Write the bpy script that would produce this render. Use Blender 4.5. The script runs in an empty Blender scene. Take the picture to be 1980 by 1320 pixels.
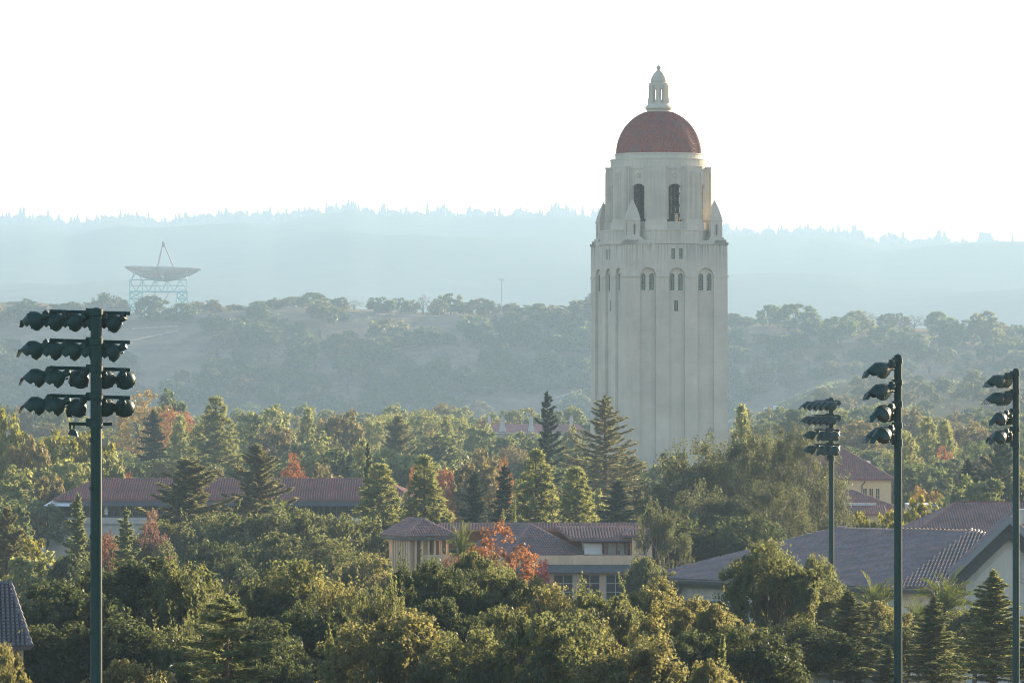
import bpy, math, random
import numpy as np
from mathutils import Vector, Matrix

C = bpy.context.scene.collection
S = bpy.context.scene
R = math.radians
F = 8500.0          # focal length in photo pixels (1980 wide)
H = 30.0            # eye height above the campus
HORIZ = 700.0       # photo row of the horizon

# ---------------------------------------------------------------- camera, sky, sun, exposure
cam_d = bpy.data.cameras.new("camera")
cam = bpy.data.objects.new("camera", cam_d)
C.objects.link(cam)
cam.location = (0, 0, H)
cam.rotation_euler = (R(90), 0, 0)
cam_d.sensor_width = 36.0
cam_d.lens = 36.0 * F / 1980.0
cam_d.shift_y = (HORIZ - 660.0) / 1980.0
cam_d.clip_start = 1.0
cam_d.clip_end = 30000.0
S.camera = cam

SUN_AZ, SUN_EL = 40.0, 13.0        # azimuth clockwise from the view direction (+Y), elevation
world = bpy.data.worlds.new("World")
S.world = world
world.use_nodes = True
wn = world.node_tree
wn.nodes.clear()
sky = wn.nodes.new("ShaderNodeTexSky")
sky.sky_type = 'NISHITA'
sky.sun_disc = False
sky.sun_elevation = R(SUN_EL)
sky.sun_rotation = R(SUN_AZ)
sky.altitude = 20.0
sky.air_density = 1.0
sky.dust_density = 0.6
sky.ozone_density = 2.0
bg = wn.nodes.new("ShaderNodeBackground")
bg.inputs[1].default_value = 0.11
wo = wn.nodes.new("ShaderNodeOutputWorld")
tint = wn.nodes.new("ShaderNodeMixRGB")          # camera white balance set for the low sun: open shade reads neutral
tint.blend_type = 'MULTIPLY'
tint.inputs[0].default_value = 1.0
tint.inputs[2].default_value = (1.10, 0.985, 0.94, 1)
wn.links.new(sky.outputs[0], tint.inputs[1])
wn.links.new(tint.outputs[0], bg.inputs[0])
wn.links.new(bg.outputs[0], wo.inputs[0])

sun_d = bpy.data.lights.new("sun", 'SUN')
sun_d.energy = 5.0
sun_d.angle = R(0.5)
sun_d.color = (1.0, 0.82, 0.56)
sun = bpy.data.objects.new("sun", sun_d)
C.objects.link(sun)
sd = Vector((math.sin(R(SUN_AZ)) * math.cos(R(SUN_EL)), math.cos(R(SUN_AZ)) * math.cos(R(SUN_EL)), math.sin(R(SUN_EL))))
sun.rotation_euler = sd.to_track_quat('Z', 'Y').to_euler()

S.view_settings.view_transform = 'Standard'
S.view_settings.look = 'None'
S.view_settings.gamma = 1.0
S.view_settings.exposure = 1.75

S.render.engine = 'CYCLES'
cy = S.cycles
cy.use_adaptive_sampling = True
cy.adaptive_threshold = 0.008
cy.max_bounces = 4
cy.diffuse_bounces = 2
cy.glossy_bounces = 2
cy.transmission_bounces = 3
cy.transparent_max_bounces = 8
cy.volume_bounces = 1
cy.caustics_reflective = False
cy.caustics_refractive = False
cy.use_denoising = True
cy.denoiser = 'OPENIMAGEDENOISE'
cy.denoising_input_passes = 'RGB_ALBEDO_NORMAL'
cy.denoising_prefilter = 'ACCURATE'
cy.filter_width = 1.0

# ---------------------------------------------------------------- helpers
def P(px, py, D):
    """the point at distance D that the photo shows at pixel (px, py)"""
    return Vector(((px - 990.0) / F * D, D, H - (py - HORIZ) / F * D))

def props(o, label=None, cat=None, group=None, kind=None):
    if label: o['label'] = label
    if cat: o['category'] = cat
    if group: o['group'] = group
    if kind: o['kind'] = kind
    return o

def thing(name, label, cat, loc=(0, 0, 0), rz=0.0, group=None, scale=None):
    o = bpy.data.objects.new(name, None)
    o.empty_display_size = 0.5
    C.objects.link(o)
    o.location = loc
    o.rotation_euler = (0, 0, rz)
    if scale: o.scale = scale
    return props(o, label, cat, group)

class MB:
    """collects faces; build() links them as ONE mesh object"""
    def __init__(self):
        self.v = []; self.f = []; self.M = None
    def add(self, vs, fs):
        b = len(self.v)
        if self.M is not None:
            vs = [self.M @ Vector(p) for p in vs]
        self.v.extend([tuple(p) for p in vs])
        self.f.extend([tuple(b + i for i in f) for f in fs])
        return self
    def box(self, x0, x1, y0, y1, z0, z1):
        return self.add([(x0, y0, z0), (x1, y0, z0), (x1, y1, z0), (x0, y1, z0), (x0, y0, z1), (x1, y0, z1), (x1, y1, z1), (x0, y1, z1)],
                        [(0, 3, 2, 1), (4, 5, 6, 7), (0, 1, 5, 4), (1, 2, 6, 5), (2, 3, 7, 6), (3, 0, 4, 7)])
    def quad(self, a, b, c, d):
        return self.add([a, b, c, d], [(0, 1, 2, 3)])
    def poly(self, pts):
        return self.add(pts, [tuple(range(len(pts)))])
    def prism(self, pts, dvec):
        n = len(pts); d = Vector(dvec)
        vs = [Vector(p) for p in pts] + [Vector(p) + d for p in pts]
        fs = [tuple(range(n - 1, -1, -1)), tuple(range(n, 2 * n))] + [(i, (i + 1) % n, n + (i + 1) % n, n + i) for i in range(n)]
        return self.add(vs, fs)
    def tube(self, path, radii, n=8, caps=True):
        path = [Vector(p) for p in path]
        if not hasattr(radii, '__len__'): radii = [radii] * len(path)
        vs = []; fs = []
        for i, p in enumerate(path):
            t = (path[min(i + 1, len(path) - 1)] - path[max(i - 1, 0)])
            t = t.normalized() if t.length > 1e-9 else Vector((0, 0, 1))
            a = t.cross(Vector((0, 0, 1)))
            if a.length < 1e-3: a = t.cross(Vector((0, 1, 0)))
            a.normalize(); b = t.cross(a)
            for k in range(n):
                w = 2 * math.pi * k / n
                vs.append(p + (a * math.cos(w) + b * math.sin(w)) * radii[i])
        for i in range(len(path) - 1):
            for k in range(n):
                fs.append((i * n + k, (i + 1) * n + k, (i + 1) * n + (k + 1) % n, i * n + (k + 1) % n))
        if caps:
            fs.append(tuple(range(n)))
            fs.append(tuple(len(vs) - 1 - k for k in range(n)))
        return self.add(vs, fs)
    def bar(self, a, b, w=0.1, h=None):
        """square bar between two points"""
        return self.tube([a, b], [w * 0.7071] * 2, 4)
    def lathe(self, prof, n=32, c=(0, 0, 0), rot=0.0):
        """profile [(r, z)...] bottom to top turned about the vertical through c"""
        vs = []; fs = []
        for r, z in prof:
            for k in range(n):
                w = 2 * math.pi * k / n + rot
                vs.append((c[0] + r * math.cos(w), c[1] + r * math.sin(w), c[2] + z))
        m = len(prof)
        for i in range(m - 1):
            for k in range(n):
                fs.append((i * n + k, i * n + (k + 1) % n, (i + 1) * n + (k + 1) % n, (i + 1) * n + k))
        fs.append(tuple(range(n - 1, -1, -1)))
        fs.append(tuple((m - 1) * n + k for k in range(n)))
        return self.add(vs, fs)
    def mesh(self, name, mat=None, smooth=False):
        me = bpy.data.meshes.new(name)
        me.from_pydata(self.v, [], self.f)
        if mat: me.materials.append(mat)
        if smooth:
            me.polygons.foreach_set('use_smooth', [True] * len(me.polygons))
        me.update()
        return me
    def build(self, name, mat, parent=None, smooth=False):
        o = bpy.data.objects.new(name, self.mesh(name, mat, smooth))
        C.objects.link(o)
        if parent: o.parent = parent
        return o

def share(name, me, parent=None, mat=None):
    """a new object on an existing mesh, with a material of its own if given"""
    o = bpy.data.objects.new(name, me)
    C.objects.link(o)
    if parent: o.parent = parent
    if mat:
        o.material_slots[0].link = 'OBJECT'
        o.material_slots[0].material = mat
    return o

# ---------------------------------------------------------------- materials
def new_mat(name):
    m = bpy.data.materials.new(name); m.use_nodes = True
    nt = m.node_tree; nt.nodes.clear()
    out = nt.nodes.new("ShaderNodeOutputMaterial")
    return m, nt, out

def nd(nt, kind, **kw):
    n = nt.nodes.new("ShaderNode" + kind)
    for k, v in kw.items(): setattr(n, k, v)
    return n

def ramp(nt, fac, stops):
    r = nd(nt, "ValToRGB")
    e = r.color_ramp.elements
    while len(e) < len(stops): e.new(0.5)
    for el, (p, c) in zip(e, stops):
        el.position = p; el.color = (c[0], c[1], c[2], 1)
    nt.links.new(fac, r.inputs[0])
    return r.outputs[0]

def solid(name, c1, c2=None, scale=2.0, rough=0.8, bump=0.0, metal=0.0, stretch=None, spec=0.3):
    """plain surface mottled between two colours"""
    m, nt, out = new_mat(name)
    p = nd(nt, "BsdfPrincipled")
    p.inputs["Roughness"].default_value = rough
    p.inputs["Metallic"].default_value = metal
    p.inputs["Specular IOR Level"].default_value = spec
    nt.links.new(p.outputs[0], out.inputs[0])
    c2 = c2 or tuple(x * 0.8 for x in c1)
    tc = nd(nt, "TexCoord")
    src = tc.outputs["Object"]
    if stretch:
        mp = nd(nt, "Mapping"); mp.inputs["Scale"].default_value = stretch
        nt.links.new(src, mp.inputs[0]); src = mp.outputs[0]
    nz = nd(nt, "TexNoise"); nz.inputs["Scale"].default_value = scale; nz.inputs["Detail"].default_value = 6
    nz.inputs["Roughness"].default_value = 0.65
    nt.links.new(src, nz.inputs["Vector"])
    nt.links.new(ramp(nt, nz.outputs[0], [(0.3, c2), (0.7, c1)]), p.inputs["Base Color"])
    if bump:
        b = nd(nt, "Bump"); b.inputs["Strength"].default_value = bump; b.inputs["Distance"].default_value = 0.05
        nt.links.new(nz.outputs[0], b.inputs["Height"]); nt.links.new(b.outputs[0], p.inputs["Normal"])
    return m

def concrete(name):
    """cream concrete, board marked, with dark weather streaks under the ledges"""
    m, nt, out = new_mat(name)
    p = nd(nt, "BsdfPrincipled"); p.inputs["Roughness"].default_value = 0.9
    p.inputs["Specular IOR Level"].default_value = 0.15
    nt.links.new(p.outputs[0], out.inputs[0])
    tc = nd(nt, "TexCoord")
    n1 = nd(nt, "TexNoise"); n1.inputs["Scale"].default_value = 0.35; n1.inputs["Detail"].default_value = 8; n1.inputs["Roughness"].default_value = 0.7
    nt.links.new(tc.outputs["Object"], n1.inputs["Vector"])
    base = ramp(nt, n1.outputs[0], [(0.3, (0.55, 0.495, 0.405)), (0.55, (0.605, 0.55, 0.45)), (0.75, (0.65, 0.59, 0.485))])
    mp = nd(nt, "Mapping"); mp.inputs["Scale"].default_value = (3.2, 3.2, 0.10)
    nt.links.new(tc.outputs["Object"], mp.inputs[0])
    n2 = nd(nt, "TexNoise"); n2.inputs["Scale"].default_value = 1.0; n2.inputs["Detail"].default_value = 5
    nt.links.new(mp.outputs[0], n2.inputs["Vector"])
    # streaks are kept to bands of height below the ledges
    sep = nd(nt, "SeparateXYZ"); nt.links.new(tc.outputs["Object"], sep.inputs[0])
    band = nd(nt, "ValToRGB")
    e = band.color_ramp.elements
    mr = nd(nt, "MapRange"); mr.inputs[1].default_value = 0; mr.inputs[2].default_value = 90
    nt.links.new(sep.outputs[2], mr.inputs[0]); nt.links.new(mr.outputs[0], band.inputs[0])
    while len(e) < 9: e.new(0.5)
    for el, (pz, v) in zip(e, [(0.0, .10), (0.45, .05), (0.545, .25), (0.588, .9), (0.592, .15), (0.612, .5), (0.63, .12), (0.75, .3), (0.76, .18)]):
        el.position = pz; el.color = (v, v, v, 1)
    st = ramp(nt, n2.outputs[0], [(0.46, (0, 0, 0)), (0.66, (1, 1, 1))])
    mul = nd(nt, "Math", operation='MULTIPLY'); nt.links.new(st, mul.inputs[0]); nt.links.new(band.outputs[0], mul.inputs[1])
    mix = nd(nt, "MixRGB"); mix.inputs[2].default_value = (0.30, 0.285, 0.26, 1)
    nt.links.new(mul.outputs[0], mix.inputs[0]); nt.links.new(base, mix.inputs[1])
    jz = nd(nt, "Math", operation='MULTIPLY'); jz.inputs[1].default_value = 1 / 1.5
    nt.links.new(sep.outputs[2], jz.inputs[0])
    jf = nd(nt, "Math", operation='FRACT'); nt.links.new(jz.outputs[0], jf.inputs[0])
    jm = ramp(nt, jf.outputs[0], [(0.0, (.93, .93, .93)), (0.06, (1, 1, 1))])
    n4 = nd(nt, "TexNoise"); n4.inputs["Scale"].default_value = 0.12; n4.inputs["Detail"].default_value = 3
    nt.links.new(tc.outputs["Object"], n4.inputs["Vector"])
    pt = ramp(nt, n4.outputs[0], [(0.35, (.86, .87, .88)), (0.65, (1, 1, 1))])
    mj = nd(nt, "MixRGB", blend_type='MULTIPLY'); mj.inputs[0].default_value = 1; nt.links.new(mix.outputs[0], mj.inputs[1]); nt.links.new(jm, mj.inputs[2])
    mk = nd(nt, "MixRGB", blend_type='MULTIPLY'); mk.inputs[0].default_value = 1; nt.links.new(mj.outputs[0], mk.inputs[1]); nt.links.new(pt, mk.inputs[2])
    nt.links.new(mk.outputs[0], p.inputs["Base Color"])
    wv = nd(nt, "TexNoise"); wv.inputs["Scale"].default_value = 5.0; wv.inputs["Detail"].default_value = 4
    nt.links.new(tc.outputs["Object"], wv.inputs["Vector"])
    b = nd(nt, "Bump"); b.inputs["Strength"].default_value = 0.25; b.inputs["Distance"].default_value = 0.03
    nt.links.new(wv.outputs[0], b.inputs["Height"]); nt.links.new(b.outputs[0], p.inputs["Normal"])
    return m

def tiles_mat(name, cols, rough=0.7):
    """one colour per clay tile (each tile is an island), lichen in large patches"""
    m, nt, out = new_mat(name)
    p = nd(nt, "BsdfPrincipled"); p.inputs["Roughness"].default_value = rough
    p.inputs["Specular IOR Level"].default_value = 0.25
    nt.links.new(p.outputs[0], out.inputs[0])
    g = nd(nt, "NewGeometry")
    k = len(cols)
    c = ramp(nt, g.outputs["Random Per Island"], [((i + .02) / k, q) for i, q in enumerate(cols)])
    tc = nd(nt, "TexCoord")
    n = nd(nt, "TexNoise"); n.inputs["Scale"].default_value = 0.5; n.inputs["Detail"].default_value = 6
    nt.links.new(tc.outputs["Object"], n.inputs["Vector"])
    f = ramp(nt, n.outputs[0], [(0.42, (0, 0, 0)), (0.70, (.6, .6, .6))])
    mix = nd(nt, "MixRGB"); mix.inputs[2].default_value = (0.12, 0.11, 0.10, 1)
    nt.links.new(f, mix.inputs[0]); nt.links.new(c, mix.inputs[1])
    nt.links.new(mix.outputs[0], p.inputs["Base Color"])
    return m

def foliage(name, dark, light, trans, tmix=0.42, hue=0.03):
    """leaves: diffuse + thin translucency; varies per tree, per clump and per leaf"""
    m, nt, out = new_mat(name)
    oi = nd(nt, "ObjectInfo")
    tc = nd(nt, "TexCoord")
    n = nd(nt, "TexNoise"); n.inputs["Scale"].default_value = 0.55; n.inputs["Detail"].default_value = 3
    nt.links.new(tc.outputs["Object"], n.inputs["Vector"])
    g = nd(nt, "NewGeometry")
    a = nd(nt, "Math", operation='MULTIPLY_ADD'); a.inputs[1].default_value = 0.45
    nt.links.new(g.outputs["Random Per Island"], a.inputs[0]); nt.links.new(n.outputs[0], a.inputs[2])
    s = nd(nt, "Math", operation='MULTIPLY_ADD'); s.inputs[1].default_value = 0.30
    nt.links.new(oi.outputs["Random"], s.inputs[0]); nt.links.new(a.outputs[0], s.inputs[2])
    col = ramp(nt, s.outputs[0], [(0.45, dark), (0.85, light)])
    hs = nd(nt, "HueSaturation")
    hr = nd(nt, "MapRange"); hr.inputs[3].default_value = 0.5 - hue; hr.inputs[4].default_value = 0.5 + hue
    nt.links.new(oi.outputs["Random"], hr.inputs[0]); nt.links.new(hr.outputs[0], hs.inputs["Hue"])
    nt.links.new(col, hs.inputs["Color"])
    d = nd(nt, "BsdfDiffuse"); nt.links.new(hs.outputs[0], d.inputs[0])
    t = nd(nt, "BsdfTranslucent")
    tm = nd(nt, "MixRGB", blend_type='MULTIPLY'); tm.inputs[0].default_value = 0.35; tm.inputs[1].default_value = (*trans, 1)
    vr = ramp(nt, a.outputs[0], [(0.35, (.4, .4, .4)), (0.95, (1.2, 1.2, 1.2))])
    nt.links.new(vr, tm.inputs[2])
    nt.links.new(tm.outputs[0], t.inputs[0])
    mx = nd(nt, "MixShader"); mx.inputs[0].default_value = tmix
    nt.links.new(d.outputs[0], mx.inputs[1]); nt.links.new(t.outputs[0], mx.inputs[2])
    gl = nd(nt, "BsdfGlossy"); gl.inputs["Roughness"].default_value = 0.42; gl.inputs[0].default_value = (1, 1, 1, 1)
    m2 = nd(nt, "MixShader"); m2.inputs[0].default_value = 0.02
    nt.links.new(mx.outputs[0], m2.inputs[1]); nt.links.new(gl.outputs[0], m2.inputs[2])
    nt.links.new(m2.outputs[0], out.inputs[0])
    return m

def glass_mat(name, c, rough=0.08):
    m, nt, out = new_mat(name)
    p = nd(nt, "BsdfPrincipled"); p.inputs["Base Color"].default_value = (*c, 1)
    p.inputs["Roughness"].default_value = rough; p.inputs["Specular IOR Level"].default_value = 0.6
    nt.links.new(p.outputs[0], out.inputs[0])
    return m

M = {}
M['conc'] = concrete("tower_concrete")
M['dome'] = tiles_mat("dome_tile", [(.29, .072, .052), (.25, .066, .05), (.33, .085, .06), (.27, .075, .056), (.23, .066, .052)])
M['bronze'] = solid("window_bronze", (.05, .055, .05), (.035, .04, .04), 3, .5)
M['tglass'] = glass_mat("green_glass", (.10, .19, .17))
M['bell'] = solid("bell_bronze", (.09, .075, .05), (.05, .045, .035), 2, .45, metal=.6)
M['dark'] = solid("dark_interior", (.03, .03, .03), (.02, .02, .02), 2, .9)  # near-black colour gives the belfry inside its deep shade
M['polegreen'] = solid("green_painted_steel", (.004, .040, .036), (.003, .032, .029), 1.5, .55, spec=.2)
M['lamp'] = solid("green_lamp_paint", (.006, .042, .038), (.004, .032, .029), 4, .5, spec=.25)
M['lens'] = glass_mat("lamp_glass", (.14, .09, .06), .12)
M['steel'] = solid("bare_steel", (.45, .46, .46), (.3, .3, .3), 5, .4, metal=.7)
M['tiles_blue'] = tiles_mat("weathered_tile", [(.22, .19, .20), (.18, .165, .18), (.31, .18, .15), (.20, .18, .19), (.26, .19, .18), (.17, .155, .17)])
M['tiles_wing'] = tiles_mat("greyed_clay_tile", [(.26, .175, .16), (.22, .165, .16), (.34, .185, .15), (.24, .175, .165), (.29, .18, .16), (.20, .155, .155)])
M['tiles_dark'] = tiles_mat("dark_slate_tile", [(.135, .13, .14), (.115, .115, .125), (.155, .14, .145), (.125, .12, .135)])
M['tiles_red'] = tiles_mat("red_clay_tile", [(.28, .09, .075), (.33, .12, .095), (.22, .10, .095), (.36, .15, .12), (.24, .11, .105)])
M['tiles_mix'] = tiles_mat("mixed_clay_tile", [(.36, .17, .13), (.28, .16, .145), (.42, .23, .185), (.24, .19, .185), (.32, .20, .17)])
M['fascia'] = solid("slate_fascia", (.10, .11, .135), (.08, .09, .11), 2, .6)
M['soffit'] = solid("dark_soffit", (.055, .058, .055), (.045, .048, .046), 2, .7)
M['fascia_light'] = solid("grey_metal_fascia", (.20, .225, .25), (.17, .19, .21), 1, .45, metal=.2)
M['wall_tan'] = solid("tan_stucco", (.80, .565, .365), (.62, .435, .28), 1.1, .9, .1, stretch=(1.6, 1.6, .35))
M['wall_cream'] = solid("cream_panel", (.54, .505, .44), (.40, .38, .335), .9, .9, .05, stretch=(1.6, 1.6, .3))
M['wall_sand'] = solid("sandstone", (.74, .53, .29), (.63, .45, .25), 1.6, .9, .2)
M['wall_grey'] = solid("pale_stucco", (.58, .55, .50), (.42, .40, .37), .9, .9, stretch=(1.6, 1.6, .3))
M['glass_dark'] = glass_mat("dark_glass", (.05, .055, .055))
M['frame_grey'] = solid("grey_frame", (.16, .16, .155), (.13, .13, .125), 2, .6)
M['redbeam'] = solid("oxide_red_beam", (.20, .035, .03), (.16, .03, .027), 2, .6)
M['white'] = solid("white_paint", (.78, .79, .80), (.70, .71, .72), 1.5, .6)
M['wood'] = solid("brown_louvre", (.26, .15, .09), (.20, .12, .07), 3, .7)
M['metalroof'] = solid("standing_seam", (.15, .165, .175), (.12, .135, .145), 1, .45, metal=.3)
M['trunk'] = solid("bark", (.13, .10, .075), (.08, .062, .048), 3, .95, .4)
M['trunk_pale'] = solid("pale_bark", (.40, .31, .23), (.26, .20, .15), 1.5, .85, .3)
M['trunk_red'] = solid("redwood_bark", (.15, .095, .065), (.10, .065, .045), 3, .95, .4)
M['dishmesh'] = None
M['lattice'] = solid("pale_turquoise_paint", (.38, .62, .62), (.32, .54, .55), 1, .5)
M['galv'] = solid("galvanised_steel", (.36, .34, .33), (.30, .29, .28), 1, .8)
M['slate'] = solid("grey_blue_shingle", (.12, .125, .145), (.09, .095, .11), 1.5, .9)
M['crow'] = solid("black_feathers", (.012, .012, .013), (.008, .008, .009), 10, .5)
M['grassdry'] = None

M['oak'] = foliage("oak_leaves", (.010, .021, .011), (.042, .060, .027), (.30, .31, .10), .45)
M['middark'] = foliage("shaded_campus_leaves", (.034, .056, .034), (.080, .104, .055), (.30, .33, .10))  # darker counterpart of the campus leaves, with shade put into the colour
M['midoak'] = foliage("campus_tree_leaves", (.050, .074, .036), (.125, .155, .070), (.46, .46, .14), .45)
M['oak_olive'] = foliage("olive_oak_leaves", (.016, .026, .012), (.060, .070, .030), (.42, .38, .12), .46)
M['oak_dark'] = foliage("shaded_oak_leaves", (.007, .016, .010), (.026, .042, .021), (.17, .20, .065))  # darker copy of the oak leaves: shade put into the colour
M['pine'] = foliage("pine_needles", (.030, .056, .028), (.085, .120, .052), (.46, .46, .14), .46)
M['redwood'] = foliage("redwood_needles", (.050, .058, .030), (.105, .110, .055), (.36, .33, .13), .44)
M['fir'] = foliage("dark_fir_needles", (.012, .026, .022), (.028, .048, .036), (.07, .10, .045), .3)
M['cedar'] = foliage("cedar_needles", (.030, .056, .032), (.080, .108, .055), (.38, .40, .15), .45)
M['euc'] = foliage("eucalyptus_leaves", (.026, .036, .022), (.062, .074, .044), (.22, .23, .09), .38)
M['lime'] = foliage("yellow_green_leaves", (.055, .078, .018), (.125, .135, .030), (.42, .38, .05))
M['yellow'] = foliage("yellow_leaves", (.22, .14, .035), (.34, .22, .055), (.46, .29, .06))
M['orange'] = foliage("orange_leaves", (.20, .075, .030), (.34, .150, .050), (.46, .19, .05), .42, .05)
M['rust'] = foliage("rust_leaves", (.15, .08, .045), (.24, .12, .065), (.34, .15, .07))
M['red'] = foliage("red_leaves", (.20, .045, .030), (.30, .085, .045), (.42, .10, .06), .42, .04)
M['pink'] = foliage("dusty_pink_leaves", (.17, .085, .065), (.25, .13, .10), (.34, .16, .11))
M['palm'] = foliage("palm_fronds", (.020, .045, .018), (.050, .085, .030), (.24, .28, .05), .3)
M['hill'] = foliage("hill_oak_leaves", (.016, .034, .017), (.044, .068, .030), (.26, .31, .09), .38, .02)
M['hill_olive'] = foliage("hill_olive_leaves", (.030, .042, .020), (.070, .084, .036), (.34, .33, .10), .40, .02)
M['bare'] = foliage("leafless_twigs", (0.0726, 0.05808, 0.04752), (0.1122, 0.0891, 0.0726), (0.187, 0.153, 0.102), .3, .02)
M['tan'] = foliage("tan_autumn_leaves", (.085, .075, .034), (.145, .120, .055), (.36, .29, .10), .40, .02)
M['mountain_tree'] = solid("distant_conifers", (.035, .045, .03), (.025, .035, .024), .02, .95)
# ---------------------------------------------------------------- terrain
CREST = [(-1200, 560), (-300, 575), (0, 590), (60, 588), (100, 594), (180, 606), (250, 611), (350, 610), (430, 604), (520, 598), (600, 598), (700, 604), (850, 611),
         (960, 611), (1100, 610), (1250, 618), (1410, 634), (1480, 630), (1550, 632), (1650, 632), (1750, 640), (1850, 648), (1980, 656), (2400, 640), (3200, 620)]
RIDGE = [(-1200, 470), (-300, 450), (0, 440), (60, 435), (130, 447), (200, 435), (240, 434), (300, 442), (370, 438), (430, 434), (470, 430), (530, 436), (600, 424),
         (680, 415), (740, 427), (800, 425), (870, 430), (940, 428), (1000, 425), (1060, 423), (1150, 426), (1280, 440), (1400, 458), (1450, 460), (1500, 459), (1560, 462),
         (1600, 460), (1650, 466), (1700, 478), (1750, 477), (1800, 474), (1860, 472), (1900, 471), (1980, 472), (2400, 490), (3200, 470)]
CX, CY = np.array([p[0] for p in CREST], float), np.array([p[1] for p in CREST], float)
RX, RY = np.array([p[0] for p in RIDGE], float), np.array([p[1] for p in RIDGE], float)
LIP, FAR = 3300.0, 11000.0
KH = LIP / 2640.0      # size of the near hill

def smooth(t):
    t = np.clip(t, 0, 1)
    return t * t * (3 - 2 * t)

def ground(x, y):
    """height of the land at x, y (arrays)"""
    x = np.asarray(x, float); y = np.asarray(y, float)
    px = 990.0 + x / np.maximum(y, 300.0) * F
    zc = H + (HORIZ - np.interp(px, CX, CY)) * LIP / F
    xs = x / KH
    wob = (26 * np.sin(xs / 93.0 + 0.6) + 15 * np.sin(xs / 41.0 + 2.0) + 8 * np.sin(xs / 19.0)) * KH
    toe = LIP - 190 * KH + wob * .8
    t = (y - toe) / (LIP - toe)
    tc = np.clip(t, 0, 1)
    q = smooth((px - 1400.0) / 240.0)
    zb = -9.0 * (1 - q) + 17.0 * q
    z = zb + (zc - zb) * (1.12 * tc - 0.12 * tc ** 3)
    z = z * np.where(t > 0, 1, 0) + np.where(t > 0, 0, 1) * (-9.0 * (1 - q) * smooth((y - 1750) / 900.0) + 17.0 * q * smooth((y - 1650) / 1100.0))
    z = z + 10.0 * (1 - smooth((y - 255.0) / 160.0)) * (y < 1000)
    # rolling detail on the slope
    k = np.clip(t, 0, 1) * (1 - np.clip(t, 0, 1)) * 4
    z = z + k * KH * (1.6 * np.sin(xs / 27.0 + y / KH / 35.0) + 1.0 * np.sin(xs / 13.0 - y / KH / 21.0))
    # plateau behind the lip, then down into the valley
    pl = np.where(y > LIP, np.minimum((y - LIP), 90.0 * KH) * 0.034, 0)
    z = z + pl
    z = z * (1 - smooth((y - LIP - 160 * KH) / 800.0)) + 12 * smooth((y - LIP - 160 * KH) / 800.0)
    zr = H + (HORIZ - np.interp(px, RX, RY)) * FAR / F
    u = smooth((y - 5200.0) / (FAR - 5200.0))
    spur = 30 * np.sin(x / 310.0 + y / 700.0) * np.sin(y / 520.0) + 12 * np.sin(x / 130.0 - y / 300.0)
    z = z + (zr - 12) * u + spur * u * (1 - u) * 4 * (y > 5200)
    z = z - np.where(y > FAR, (y - FAR) * 0.12, 0)
    return z

def gz(x, y):
    return float(ground(x, y))

def hit(px, py, d0=1500.0, d1=LIP + 120):
    """where the sight line through a photo pixel meets the hill"""
    D = np.linspace(d0, d1, 2801)
    x = (px - 990.0) / F * D
    z = H - (py - HORIZ) / F * D
    below = np.nonzero(z <= ground(x, D))[0]
    i = below[0] if len(below) else len(D) - 1
    return float(x[i]), float(D[i])

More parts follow.
